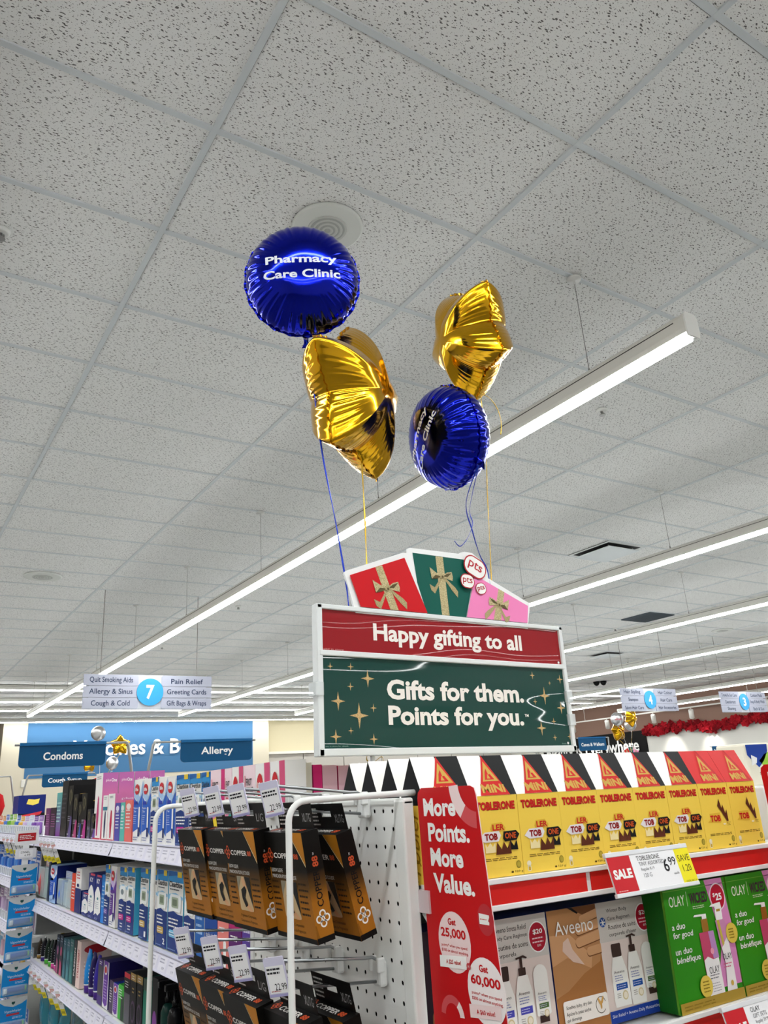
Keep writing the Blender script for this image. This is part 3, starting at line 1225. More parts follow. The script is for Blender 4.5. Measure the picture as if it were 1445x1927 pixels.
mb = MB()
mb.box(.008, .006, .197, SW - .007, .016, SH - .008, film('#90111a', 0.5, 0.35))
F = Face(mb, frame((0, .006, 0), (1, 0, 0), (0, 0, 1)), 0.0006)
F.text('Happy gifting to all', 0.336, 0.2365, 0.412, 0.0475, M('#efe9e4', 0.45), 1, bold=0.03)
F.ell(SW - .016, .202, .003, .003, WHITE, 1, 10)
F.text('valid in store', .033, .200, .05, .003, M('#d99a98', 0.5), 1)
mb.build('red_panel', sign, label='red header panel with white lettering')
gold_gl = glitter('#8a6a35', '#e6c68a')
mb = MB()
mb.box(.008, .006, .010, SW - .007, .016, .186, film('#003b34', 0.5, 0.8))
F = Face(mb, frame((0, .006, 0), (1, 0, 0), (0, 0, 1)), 0.0006)
F.text('Gifts for them.', 0.344, 0.1250, 0.374, 0.041, M('#efeae4', 0.45), 1, bold=0.035)
F.text('Points for you.', 0.341, 0.0680, 0.366, 0.050, M('#efeae4', 0.45), 1, bold=0.035)
F.text('TM', 0.534, 0.0765, 0.012, 0.006, M('#efeae4', 0.45), 1, bold=0.02)
for x, y, a, b in ((0.026, 0.166, 0.0062, 0.0079), (0.073, 0.167, 0.0078, 0.0084), (0.112, 0.145, 0.0163, 0.0184), (0.071, 0.128, 0.0077, 0.0086), (0.042, 0.099, 0.0163, 0.0188),
                   (0.089, 0.072, 0.0217, 0.0255), (0.123, 0.087, 0.0079, 0.009), (0.035, 0.032, 0.0129, 0.0139), (0.069, 0.043, 0.0062, 0.0072), (0.121, 0.027, 0.01, 0.011),
                   (0.565, 0.168, 0.0079, 0.0095), (0.653, 0.162, 0.0101, 0.0112), (0.618, 0.152, 0.0047, 0.0055), (0.597, 0.122, 0.0169, 0.0207), (0.565, 0.108, 0.0064, 0.0078),
                   (0.646, 0.095, 0.0134, 0.0144), (0.617, 0.064, 0.0077, 0.0082), (0.576, 0.049, 0.0145, 0.0172), (0.615, 0.028, 0.0071, 0.0076), (0.662, 0.030, 0.0068, 0.0075)):
    F.star4(x, y, a, b, gold_gl, 1)
F.text('see in store for details', .037, .0145, .05, .003, M('#7fa39a', 0.5), 1)
F.ell(SW - .017, .0155, .003, .003, WHITE, 1, 10)
F.text('details', SW - .03, .0145, .014, .003, M('#7fa39a', 0.5), 1)
mb.build('green_panel', sign, label='dark green panel with gold sparkles and white lettering')
for (x, z) in ((-.004, .108), (SW - .002, .108), (SW - .002, .055)):
    mb = MB()
    mb.bbox(x - .008, -.004, z, x + .010, 0.026, z + .026, M('#e8eef0', 0.1, alpha=0.45), 0.001)
    mb.build('clear_clip', sign)
for x in (0.12, 0.56):
    mb = MB()
    mb.tube([(x, .012, -.004), (x, .012, -.068)], 0.005, M('#d7d9da', 0.3, metal=0.3), 8)
    mb.build('stem', sign)

# cut-out topper of three wrapped gifts
top = MB()
hat = [(x, SH + z) for x, z in [(.0885, -.01), (.0644, .0711), (.0650, .0750), (.0709, .0788), (.2150, .1354), (.2250, .1362), (.2313, .1309), (.2340, .1179), (.2286, .1425), (.2295, .1470), (.2361, .1495),
        (.3740, .1528), (.3820, .1575), (.3907, .16), (.4138, .1598), (.4330, .1480), (.4500, .1327), (.4560, .1180), (.4560, .1031), (.5797, .0537), (.5825, .0500), (.5811, .0470), (.5662, -.01)]]
hat = hat[::-1]
hat_m = MB()
HT = frame((0, .004, 0), (1, 0, 0), (0, 0, 1))
hat_m.prism(hat, 0.006, M('#eff1f1', 0.4), HT)
topper = hat_m.build('gift_topper', sign, label='white cut-out topper behind the sign edge showing three wrapped gifts')


def bow(F, cx, cy, s, rot, l, flip=1):
    g1, g2, g3 = glitter('#6f6238', '#c9b682', 700), M('#5b5031', 0.5), glitter('#857646', '#d8c99a', 700)
    c, sn = math.cos(rot), math.sin(rot)

    def tr(pts):
        return [(cx + s * (c * x * flip - sn * y), cy + s * (sn * x * flip + c * y)) for x, y in pts]
    F.poly(tr([(-.05, 0), (-.62, -.75), (-1.0, -.58), (-.9, -.95), (-.62, -1.15), (.03, -.05)]), g1, l)
    F.poly(tr([(.05, .02), (.75, -.85), (1.15, -1.25), (1.2, -.85), (.98, -.6), (.12, .05)]), g1, l)
    F.poly(tr([(0, .02), (-.45, .22), (-.92, .52), (-.86, .12), (-.80, -.22), (-.4, -.16)]), g3, l + 1)
    F.poly(tr([(-.05, 0), (-.5, .06), (-.80, -.22), (-.4, -.16)]), g2, l + 2)
    F.poly(tr([(0, .02), (.4, .30), (.80, .38), (.86, .02), (.82, -.2), (.4, -.12)]), g3, l + 1)
    F.poly(tr([(.05, .0), (.45, .02), (.78, .30), (.40, .22)]), g2, l + 2)
    F.ell(cx, cy, s * .17, s * .15, g1, l + 3, 10)
    F.ell(cx + .03 * s, cy - .02 * s, s * .07, s * .08, g2, l + 4, 8)


def gift(name, quad, col, col_edge, band, bow_at, bow_s, bow_rot, lab, flip=1, l0=1):
    mb = MB()
    F = Face(mb, HT, 0.0004)
    F.poly(quad, col, l0)
    F.poly(band, glitter('#8c7c4c', '#d6c798', 700), l0 + 1)
    bow(F, bow_at[0], bow_at[1], bow_s, bow_rot, l0 + 2, flip)
    mb.build(name, topper, label=lab)


H0 = SH + .003
gift('green_gift', [(.2413, SH + .1387), (.2494, SH + .071), (.2704, H0), (.380, H0), (.411, SH + .100), (.3867, SH + .1401)], M('#05574c', 0.45), None,
     [(.3047, SH + .138), (.3256, SH + .1388), (.3324, H0), (.3115, H0)], (.3186, SH + .0916), .036, 0.0, 'dark green wrapped gift with gold bow')
gift('red_gift', [(.0991, H0), (.0752, SH + .0682), (.217, SH + .1232), (.2704, H0)], M('#c8101c', 0.45), None,
     [(.139, SH + .0926), (.1566, SH + .0986), (.194, H0), (.1726, H0)], (.1669, SH + .0482), .038, 0.12, 'red wrapped gift with gold bow', l0=8)
gift('pink_gift', [(.380, H0), (.413, SH + .1002), (.4302, SH + .099), (.5721, SH + .0452), (.5642, H0)], M('#ee86bd', 0.45), None,
     [(.4827, SH + .0788), (.5002, SH + .0723), (.4808, H0), (.4588, H0)], (.4779, SH + .0401), .035, -0.1, 'pink wrapped gift with gold bow', flip=-1, l0=8)


def pts_bubble(cx, cy, rx, ry, rot, tw, l):
    mb = MB()
    F = Face(mb, HT @ Matrix.Translation((cx, cy, 0)) @ Matrix.Rotation(rot, 4, 'Z'), 0.0004)
    k = min(rx, ry)
    F.rrect(-rx, -ry, rx, ry, k * .95, M('#b3202b', 0.45), l, 8)
    F.rrect(-rx * .93 + .0006, -ry * .88, rx * .93 - .0006, ry * .88, k * .84, WHITE, l + 1, 8)
    F.text('pts', 0, 0, tw, tw * .62, M('#b3202b', 0.45), l + 2, bold=0.01)
    mb.build('points_bubble', topper)


pts_bubble(.4148, SH + .1238, .0335, .0245, -0.42, .041, 14)
pts_bubble(.3867, SH + .0867, .0205, .0170, -0.05, .028, 20)
pts_bubble(.4272, SH + .0733, .0160, .0140, 0.25, .022, 14)


FAR_SIGN_L = (3.60, 15.80, 1.615)
FAR_SIGN_M = (9.15, 15.80, 1.615)
FAR_SIGN_R = (14.87, 12.80, 1.615)
copy_thing(sign, FAR_SIGN_L, 'far gift promotion sign tied to the left balloon bunch, only its topper showing', (0, 0, 0))
copy_thing(sign, FAR_SIGN_M, 'small far gift promotion sign seen over the pink cartons', (0, 0, 0))
copy_thing(sign, FAR_SIGN_R, 'far gift promotion sign tied to the right balloon bunch, topper over the chocolate boxes', (0, 0, 0))
far_bunch(15.6, FAR_LEFT, (3.93, 15.82, 1.95))
far_bunch(12.6, FAR_RIGHT, (15.2, 12.82, 1.95))

# ------------------------------------------------------------------ endcap unit
PX = 0.634                      # outer face of the pegboard side panel
FY = 0.92                      # front of the endcap shelves
metal_white = M('#e6e8e6', 0.35)
board_white = M('#f0f2f0', 0.45)
end = thing('endcap_shelf_unit', 'white endcap shelf unit with a perforated side panel and red price rail', 'shelf unit', (1.1, 1.2, 0.0))


def rel(mb_obj, parent):
    """child built in world coordinates under an unrotated parent"""
    mb_obj.location = -Vector(parent.location)
    return mb_obj


# pegboard with real holes: one face grid, hole ring per cell
def pegboard(y0, y1, z0, z1, pitch, r, mat):
    mb = MB()
    ny, nz = int((y1 - y0) / pitch), int((z1 - z0) / pitch)
    oy = y0 + ((y1 - y0) - ny * pitch) / 2
    oz = z1 - nz * pitch
    vs, fs = [], []
    seg = 8
    for a in range(ny):
        for b in range(nz):
            cy, cz = oy + (a + .5) * pitch, oz + (b + .5) * pitch
            n0 = len(vs)
            h = pitch / 2
            for k in range(seg):
                t = 2 * math.pi * k / seg + math.pi / 8
                m = max(abs(math.cos(t)), abs(math.sin(t)))
                vs.append((PX, cy + h * math.cos(t) / m * 1.0, cz + h * math.sin(t) / m))
            # square corners
            for k in range(seg):
                t = 2 * math.pi * k / seg + math.pi / 8
                vs.append((PX, cy + r * math.cos(t), cz + r * math.sin(t)))
            for k in range(seg):
                t = 2 * math.pi * k / seg + math.pi / 8
                vs.append((PX + 0.0010, cy + r * math.cos(t), cz + r * math.sin(t)))
            cs = len(vs)
            for sy, sz in ((1, 1), (-1, 1), (-1, -1), (1, -1)):
                vs.append((PX, cy + sy * h, cz + sz * h))
            for k in range(seg):
                k2 = (k + 1) % seg
                fs.append((n0 + k, n0 + seg + k, n0 + seg + k2, n0 + k2))
                fs.append((n0 + seg + k, n0 + 2 * seg + k, n0 + 2 * seg + k2, n0 + seg + k2))
            for q, k in enumerate((0, 2, 4, 6)):
                fs.append((cs + q, n0 + k, n0 + k + 1))
    mb.add(vs, fs, mat)
    # rim strips up to the panel edge
    if oy > y0:
        mb.box(PX, y0, z0, PX + .001, oy, z1, mat)
        mb.box(PX, oy + ny * pitch, z0, PX + .001, y1, z1, mat)
    mb.box(PX + .012, y0, z0, PX + .0135, y1, z1, M('#0a0a0a', 0.9))
    return mb


PITCH = 0.0233
rel(pegboard(0.955, 1.445, 0.30, 1.527, PITCH, 0.0031, board_white).build('pegboard', end), end)
mb = MB()
mb.bbox(PX - .003, 0.936, 0.0, PX + 0.016, 0.960, 1.530, metal_white, 0.003)
mb.bbox(PX - .002, 1.437, 0.0, PX + 0.016, 1.455, 1.530, metal_white, 0.003)
mb.bbox(PX - .002, 0.936, 1.522, PX + 0.016, 1.455, 1.532, metal_white, 0.003)
rel(mb.build('side_frame', end), end)
mb = MB()
mb.box(PX + .03, 1.340, 0.0, 1.56, 1.366, 1.545, M('#c9ccca', 0.5))
rel(mb.build('back_panel', end), end)
mb = MB()
mb.bbox(1.555, 0.99, 0.0, 1.58, 1.455, 1.500, metal_white, 0.003)
rel(mb.build('side_panel', end), end)
mb = MB()
mb.box(PX + .01, 0.94, 0.0, 1.56, 1.338, 0.14, metal_white)
rel(mb.build('base', end), end)
# shelves
TILT = 0.0165            # the whole endcap leans a little to the right


def lean(o, par=None):
    P = Matrix.Translation((0.656, 0, 1.41)) @ Matrix.Rotation(TILT, 4, 'Y') @ Matrix.Translation((-0.656, 0, -1.41))
    if par is not None:
        L = Matrix.Translation(par.location)
        P = L.inverted() @ P @ L
    o.matrix_basis = P @ o.matrix_basis
    return o


for k, z in enumerate((1.4155, 1.191, 0.85, 0.5)):
    mb = MB()
    mb.box(0.665, FY + .004, z - 0.028, 1.55, 1.338, z, metal_white if k else M('#d9dad8', 0.5))
    s = lean(rel(mb.build('shelf', end), end), end)
    mb = MB()
    # price rail with white lips
    T = frame((0.662, FY, z), (1, 0, 0), (0, 0, 1))
    mb.bbox(0.662, FY - .004, z - 0.003, 1.552, FY + .004, z + 0.004, M('#eceded', 0.35), .001)
    mb.bbox(0.662, FY - .004, z - 0.036, 1.552, FY + .004, z - 0.029, M('#eceded', 0.35), .001)
    mb.box(0.662, FY + .001, z - 0.033, 1.552, FY + .005, z, M('#e8e8e8', 0.4))
    r = mb.build('price_rail', s)
    if k < 2:
        mb = MB()
        mb.box(0.69 if k == 0 else 0.69, FY - .001, z - 0.0288, 0.945, FY + .001, z - 0.0032, M('#d2231f', 0.35))
        mb.box(0.955, FY - .001, z - 0.0288, 1.548, FY + .001, z - 0.0032, M('#d2231f', 0.35))
        mb.build('red_strip', s)
    mb = MB()
    prof = [(FY - .010, z + .006), (FY + .022, z + .006), (FY + .022, z - .030), (FY + .004, z - .046), (FY - .006, z - .044), (FY - .010, z - .034)]
    mb.prism([(-p[0], p[1]) for p in prof][::-1], 0.006, M('#eef0ef', 0.3), frame((0.656, 0, 0), (0, -1, 0), (0, 0, 1)))
    mb.build('rail_end_cap', s)
# clear violet-tinted tag sleeve beside the rail end
mb = MB()
mb.bbox(0.664, FY - .012, 1.372, 0.690, FY - .004, 1.414, M('#c48ab4', 0.15, alpha=0.75), 0.001)
rel(mb.build('tag_sleeve', end, label='clear violet-tinted plastic sleeve'), end)


# wire guards beside the pegboard
def hoop(y, x_out, name_lab):
    mb = MB()
    z = 1.538
    r = 0.0042
    path = [(PX + .03, y, z), (PX - .02, y, z), (x_out + .03, y, z)]
    for k in range(1, 7):
        a = math.pi / 2 * k / 6
        path.append((x_out + .025 - .025 * math.sin(a), y, z - .025 + .025 * math.cos(a)))
    path += [(x_out, y, 1.3), (x_out, y, 0.9), (x_out, y, 0.35)]
    mb.tube(path, r, metal_white, 10)
    mb.tube([(x_out, y, .36), (PX, y, .36)], r, metal_white, 8)
    return rel(mb.build('wire_guard', end), end)


hoop(0.945, 0.4635, '')
hoop(1.43, 0.446, '')

# ------------------------------------------------------------------ pegboard hooks with price tickets
chrome = M('#a9adb0', 0.3, metal=0.95)
tag_lav = M('#d5d3ea', 0.3)
paper = M('#f3f3f6', 0.5)
ink = M('#2c2c33', 0.5)


def hook(y, z, ln, lab, wy=0.0):
    """double-wire hook: origin on the pegboard, runs towards -x"""
    t = thing('peg_hook', lab, 'hook', (PX, y, z), group='pegboard hooks')
    mb = MB()
    mb.bbox(-.014, -.011, -.020, -.001, .011, .012, M('#eceeed', 0.3), .004)
    mb.bbox(-.018, -.013, -.002, -.006, -.007, .016, M('#eceeed', 0.3), .002)
    mb.bbox(-.018, .007, -.002, -.006, .013, .016, M('#eceeed', 0.3), .002)
    mb.build('bracket', t)
    mb = MB()
    up = ln * 0.10
    mb.tube([(-.008, 0, .010), (-.018, 0, .016), (-.03, 0, .0165), (-ln - .007, 0, .0165 + up + .001)], .0021, chrome, 8)
    tw = mb.build('ticket_wire', t)
    mb = MB()
    mb.tube([(-.008, 0, -.014), (-ln * .9, 0, -.014 + up * .9), (-ln * .93, 0, -.010 + up * .9), (-ln * .95, 0, 0.004 + up * .9)], .0021, chrome, 8)
    mb.build('product_wire', t)
    # ticket: hangs from the upper wire tip, faces the aisle and slopes a little
    tk = MB()
    T = Matrix.Translation((-ln - .010, 0, .0165 + up + .006)) @ Matrix.Rotation(math.radians(-14), 4, 'Y') @ Matrix.Rotation(math.radians(33), 4, 'Z') @ frame((0, 0, 0), (0, -1, 0), (0, 0, 1))
    w, h = .030, .046
    tk.prism(rrect(-w / 2, -h, w / 2, 0, .002), .0016, tag_lav, T)
    F = Face(tk, T, .0003)
    F.rect(-w / 2 + .002, -h + .004, w / 2 - .002, -.010, paper, 1)
    F.rect(-w / 2, -h, w / 2, -h + .003, M('#a6a2d0', 0.3), 2)
    F.text('22.99', .004, -h + .0115, .017, .0080, ink, 2, bold=0.0, res=2)
    F.lines(-w / 2 + .003, -.0205, w / 2 - .004, -.0115, 2, ink, 2, .5)
    F.lines(-w / 2 + .004, -h + .0055, w / 2 - .012, -h + .0075, 1, M('#b04a50', 0.5), 2, .5)
    tk.build('price_ticket', tw, label='plastic price ticket printed 22.99')
    return t


HZ = 1.527
HZ2 = 1.317
hooks = []
for k, (y, nm) in enumerate(((1.030, 'nearest'), (1.145, 'second nearest'), (1.245, 'third'), (1.355, 'farthest'))):
    hook(y, HZ, 0.150, f'chrome peg hook with price ticket, upper row, {nm} along the panel')
for k, (y, nm) in enumerate(((1.010, 'nearest'), (1.125, 'second nearest'), (1.232, 'third'), (1.355, 'farthest'))):
    hook(y, HZ2, 0.155, f'chrome peg hook with price ticket, lower row, {nm} along the panel')

# ------------------------------------------------------------------ black and copper boxes on the hooks
BW, BH, BD = 0.115, 0.134, 0.025


def copper_mat():
    return gradient('Z', [(0.0, '#a86a1c'), (0.36, '#a0651b'), (0.50, '#5c3d17'), (0.64, '#120f0b'), (1.0, '#0d0c0b')], 0.38, 0.0, BH)


cop_black = M('#0d0c0c', 0.42)
cop_gold = M('#b9771f', 0.4)
cop_red = M('#c2502c', 0.45)


def clover(F, cx, cy, r, mat, l, hole):
    for dx, dy in ((0, 1), (1, 0), (0, -1), (-1, 0)):
        F.arc(cx + dx * r * .52, cy + dy * r * .55, r * .27, r * .46, 0, 2 * math.pi, mat, l, 14)


def copper_box(size, lab):
    """local: front faces -x, bottom at z=0, hang tab above, centre of the width at y=0"""
    t = thing('sleeve_box', lab, 'box')
    mb = MB()
    g = copper_mat()
    mb.box(-BD / 2, -BW / 2, 0, BD / 2, BW / 2, BH, {'all': g, 'top': cop_black, 'bottom': cop_black})
    # front print
    F = Face(mb, frame((-BD / 2, BW / 2, 0), (0, -1, 0), (0, 0, 1)), .0003)
    F.rect(0, 0, BW, .006, cop_black, 1)
    F.poly([(BW - .036, BH), (BW, BH), (BW, BH - .040)], cop_gold, 1)
    F.poly([(BW - .037, BH), (BW - .036, BH), (BW, BH - .040), (BW, BH - .0425)], M('#e6cf9c', 0.4), 2)
    clover(F, .012, BH - .030, .0095, cop_red, 1, cop_black)
    F.text('COPPER', .052, BH - .0300, .058, .0070, M('#dedcd8', 0.4), 1, bold=0.02, res=2)
    F.text('88', .0895, BH - .0300, .013, .0070, cop_red, 1, bold=0.03, res=2)
    F.rect(.006, BH - .060, .008, BH - .046, cop_gold, 1)
    F.text('ELBOW SLEEVE', .010, BH - .0490, .034, .0048, M('#dedcd8', 0.4), 1, align='L', res=2)
    F.text('MANCHON POUR LE COUDE', .010, BH - .0567, .072, .0048, M('#dedcd8', 0.4), 1, align='L', res=2)
    # picture of an arm in a sleeve
    F.rrect(.034, .026, .080, .072, .003, M('#c9ae86', 0.4), 1)
    F.poly([(.034, .072), (.050, .072), (.040, .060), (.034, .050)], M('#8f8a78', 0.4), 2)
    F.poly([(.060, .072), (.080, .072), (.080, .032), (.070, .052)], M('#1b1b1b', 0.4), 2)
    F.poly([(.050, .068), (.058, .070), (.066, .058), (.058, .050)], M('#d7a47c', 0.4), 3)
    F.poly([(.046, .054), (.060, .060), (.064, .054), (.056, .045), (.064, .034), (.056, .031), (.047, .042)], M('#141414', 0.4), 4)
    F.poly([(.057, .033), (.064, .036), (.079, .027), (.074, .026), (.066, .026)], M('#d7a47c', 0.4), 3)
    F.lines(.006, .030, .028, .074, 6, M('#2e2113', 0.5), 1, .32)
    F.lines(.084, .030, .112, .074, 6, M('#2e2113', 0.5), 1, .32)
    F.text('Progressive Compression', .058, .0185, .052, .0050, M('#3a260f', 0.5), 1, res=2, shear=.2)
    F.text('Compression de Progression', .058, .0115, .056, .0050, M('#3a260f', 0.5), 1, res=2, shear=.2)
    # right side
    F = Face(mb, frame((-BD / 2, -BW / 2, 0), (1, 0, 0), (0, 0, 1)), .0003)
    F.rect(0, 0, BD, .007, cop_black, 1)
    F.poly([(0, .007), (0, .022), (.0015, .022), (.004, .007)], M('#8a5716', 0.4), 1)
    clover(F, BD / 2, .028, .0105, M('#f0ece4', 0.4), 1, None)
    F.text('COPPER', BD / 2, .064, .044, .0090, cop_black, 1, bold=0.01, rot=math.pi / 2, res=2)
    F.text('88', BD / 2 + .001, .096, .013, .0090, cop_red, 1, bold=0.03, rot=math.pi / 2, res=2)
    F.text('TM', BD / 2, .1055, .003, .002, WHITE, 1, rot=math.pi / 2, res=1)
    # top
    F = Face(mb, frame((-BD / 2, BW / 2, BH), (0, -1, 0), (1, 0, 0)), .0003)
    clover(F, .016, BD / 2, .0085, cop_red, 1, None)
    F.text('COPPER', .056, BD / 2, .056, .0095, M('#dedcd8', 0.4), 1, bold=0.02, res=2)
    F.text('88', .0935, BD / 2, .014, .0095, cop_red, 1, bold=0.03, res=2)
    mb.build('carton', t)
    # hang tab, with the euro slot left open
    mb = MB()
    x = BD / 2 - .001
    F0 = frame((x - .001, BW / 2, BH), (0, -1, 0), (0, 0, 1))
    TH = .034
    w0, w1 = .006, BW - .006
    for (a, b, c, d) in ((w0, 0, BW / 2 - .014, TH), (BW / 2 + .014, 0, w1, TH), (BW / 2 - .014, 0, BW / 2 + .014, .016), (BW / 2 - .014, .024, BW / 2 + .014, TH)):
        mb.prism([(a, b), (c, b), (c, d), (a, d)], .0008, cop_black, F0)
    F = Face(mb, F0, .0003)
    F.lines(.010, .003, .036, .030, 5, M('#b8b6b2', 0.5), 1, .4)
    F.text(size, .092, .014, .024, .011, M('#a9a9ab', 0.45), 1, bold=0.0, res=2)
    mb.build('hang_tab', t)
    return t


tilt = math.radians(-8)          # bottoms swing towards the panel
rows = [  # y, x of front, z of tab slot, size, yaw, label
    (1.355, 0.488, 'M/M', 'black and copper sleeve box, farthest on the upper hook row'),
    (1.245, 0.492, 'S/P', 'black and copper sleeve box, third from the near end of the upper hook row'),
    (1.145, 0.486, 'L/G', 'black and copper sleeve box marked LG on the upper hook row'),
    (1.030, 0.502, 'XL/TG', 'black and copper sleeve box marked XL behind the near wire guard, upper row'),
    (1.026, 0.549, 'XL/TG', 'black and copper sleeve box behind the XL one, closest to the panel, upper row')]
low = [(1.355, 0.488, 'M/M', 'black sleeve box farthest on the lower hook row, top edge at the wire'),
       (1.232, 0.483, 'S/P', 'black sleeve box third from the near end on the lower hook row'),
       (1.125, 0.478, 'L/G', 'black sleeve box marked LG on the lower hook row'),
       (1.010, 0.488, 'XL/TG', 'black sleeve box marked XL behind the near wire guard, lower row'),
       (1.006, 0.538, 'XL/TG', 'black sleeve box behind the XL one, closest to the panel, lower row')]
for zt, tilt_d, lst in ((HZ - .014, 9, rows), (HZ2 - .014, 13, low)):
    for y, x, size, lab in lst:
        t = copper_box(size, lab)
        t['group'] = 'boxes on the peg hooks'
        a = math.radians(tilt_d + (5 if x > .54 else 0))
        R = Matrix.Rotation(-a, 4, 'Y')
        slot = R @ Vector((BD / 2 - .001, 0, BH + .0245))
        wz = zt + (PX - x) * 0.10          # height of the wire there
        t.rotation_euler = (0, -a, 0)
        t.location = Vector((x + .012, y, wz)) - slot + Vector((0, 0, 0.0))

# ------------------------------------------------------------------ chocolate boxes on the endcap
TW, TD, TH1, TH2 = 0.0848, 0.056, 0.1085, 0.1655
yel = M('#f4d052', 0.42)
t_red = M('#c8201f', 0.42)
t_dk = M('#8d1113', 0.45)
t_blk = M('#101114', 0.45)
t_gold = M('#c9a24a', 0.4)
t_brn = M('#5a2a17', 0.45)


def chocolate_mesh(kind):
    mb = MB()
    w, d, h1, h2 = TW / 2, TD / 2, TH1, TH2
    wht = M('#f6f5f1', 0.42)
    red_k = kind == 'red'
    roofc = M('#d3282a', 0.4) if red_k else wht
    mb.add([(-w, -d, 0), (w, -d, 0), (w, -d, h1), (-w, -d, h1)], [(0, 1, 2, 3)], yel)
    mb.add([(-w, d, 0), (w, d, 0), (w, d, h1), (-w, d, h1)], [(3, 2, 1, 0)], yel)
    for s in (-1, 1):
        f = (0, 3, 2, 1) if s > 0 else (0, 1, 2, 3)
        hb = h1 - .008
        a = [(s * w, d, 0), (s * w, -d, 0), (s * w, -d, hb), (s * w, d, hb)]
        mb.add(a, [f], yel)
        b = [(s * w, d, hb), (s * w, -d, hb), (s * w, -d, h1), (s * w, 0, h2), (s * w, d, h1)]
        g = (0, 4, 3, 2, 1) if s > 0 else (0, 1, 2, 3, 4)
        mb.add(b, [g], M('#a61b1f', 0.4) if red_k else t_blk)
    mb.add([(-w, -d, h1), (w, -d, h1), (w, 0, h2), (-w, 0, h2)], [(0, 1, 2, 3)], roofc)
    mb.add([(-w, d, h1), (w, d, h1), (w, 0, h2), (-w, 0, h2)], [(3, 2, 1, 0)], roofc)
    mb.add([(-w, -d, 0), (w, -d, 0), (w, d, 0), (-w, d, 0)], [(3, 2, 1, 0)], yel)
    # roof print
    sl = math.hypot(d, h2 - h1)
    F = Face(mb, frame((-w, -d, h1), (1, 0, 0), (0, d, h2 - h1)), .0003)
    W = TW
    left = [(.20 * W, 0), (.30 * W, sl * .30), (.39 * W, sl * .55), (.47 * W, sl * .8), (.53 * W, sl)]
    right = [(.53 * W, sl), (.64 * W, sl * .66), (.76 * W, sl * .30), (.86 * W, 0)]
    tri = left + right[1:]
    if red_k:
        F.poly(left + [(.53 * W, sl), (.60 * W, sl), (.94 * W, 0)] + [], M('#b81a1c', 0.4), 1)
        F.poly(tri, M('#cf2224', 0.4), 2)
    else:
        F.poly([(.50 * W, sl), (W, sl), (W, 0), (.80 * W, 0)], t_blk, 1)
        F.poly(tri, t_red, 2)
    F.poly([(.36 * W, sl * .34), (.72 * W, sl * .34), (.52 * W, sl * .84)], t_gold, 3)
    F.poly([(.42 * W, sl * .38), (.63 * W, sl * .38), (.57 * W, sl * .52), (.53 * W, sl * .50), (.52 * W, sl * .66), (.47 * W, sl * .56)], t_red, 4)
    F.poly([(.47 * W, sl * .40), (.55 * W, sl * .40), (.51 * W, sl * .52)], t_gold, 5)
    F.text('MiNi', .53 * W, sl * .165, .52 * W, sl * .21, t_gold, 3, bold=0.04, res=2)
    # front print
    F = Face(mb, frame((-w, -d, 0), (1, 0, 0), (0, 0, 1)), .0003)
    H = TH1
    F.text('TOBLERONE', .5 * W + .0006, H * .872 - .0006, .86 * W, H * .105, t_dk, 1, bold=0.05, res=2)
    F.text('TOBLERONE', .5 * W, H * .872, .86 * W, H * .105, t_red, 2, bold=0.045, res=2)
    cream = M('#efe6c8', 0.4)
    if not red_k:
        F.poly([(.34 * W, H * .58), (.38 * W, H * .65), (.60 * W, H * .66), (.68 * W, H * .59), (.66 * W, H * .55), (.36 * W, H * .54)], M('#e0b43a', 0.4), 1)
        F.text('LER', .52 * W, H * .60, .26 * W, H * .075, t_red, 2, bold=0.03, res=2)
        F.poly([(.08 * W, H * .47), (.20 * W, H * .55), (.52 * W, H * .555), (.56 * W, H * .50), (.50 * W, H * .43), (.20 * W, H * .425)], M('#e7e2e4', 0.35), 3)
        F.text('TOB', .34 * W, H * .49, .28 * W, H * .085, t_dk, 4, bold=0.05, res=2)
        F.poly([(.60 * W, H * .455), (.62 * W, H * .545), (.90 * W, H * .55), (.97 * W, H * .50), (.90 * W, H * .43), (.64 * W, H * .42)], t_blk, 4)
        F.text('ONE', .765 * W, H * .49, .25 * W, H * .075, M('#c9521f', 0.4), 5, bold=0.03, res=2)
        F.poly([(.20 * W, H * .30), (.42 * W, H * .30), (.42 * W, H * .42), (.36 * W, H * .37), (.31 * W, H * .42), (.24 * W, H * .37), (.20 * W, H * .42)], M('#f0dfa6', 0.4), 3)
        F.poly([(.66 * W, H * .32), (.92 * W, H * .31), (.90 * W, H * .43), (.83 * W, H * .36), (.76 * W, H * .43), (.70 * W, H * .36)], t_blk, 3)
        F.poly([(.42 * W, H * .27), (.76 * W, H * .27), (.75 * W, H * .42), (.68 * W, H * .33), (.61 * W, H * .42), (.55 * W, H * .33), (.46 * W, H * .42)], t_brn, 4)
    else:
        F.poly([(.15 * W, H * .40), (.24 * W, H * .44), (.24 * W, H * .53), (.60 * W, H * .54), (.62 * W, H * .41), (.58 * W, H * .38)], M('#e3b63c', 0.35), 1)
        F.text('TOB', .42 * W, H * .455, .34 * W, H * .10, t_red, 2, bold=0.05, res=2)
        F.poly([(.54 * W, H * .64), (.62 * W, H * .75), (.67 * W, H * .60), (.72 * W, H * .66), (.77 * W, H * .52), (.83 * W, H * .58), (.84 * W, H * .40), (.79 * W, H * .40), (.64 * W, H * .56)], t_brn, 3)
        F.ell(.69 * W, H * .36, .05 * W, .012 * H, M('#f2ead0', 0.4), 2, 10)
        F.lines(.78 * W, H * .33, .92 * W, H * .39, 3, M('#8a6a1c', 0.5), 1, .3)
    F.lines(.16 * W, H * .195, .88 * W, H * .235, 2, M('#6a4f12', 0.5), 1, .4, jag=0)
    F.ell(.90 * W, H * .13, .055 * W, .048 * H, M('#9c8a2e', 0.4), 1, 14)
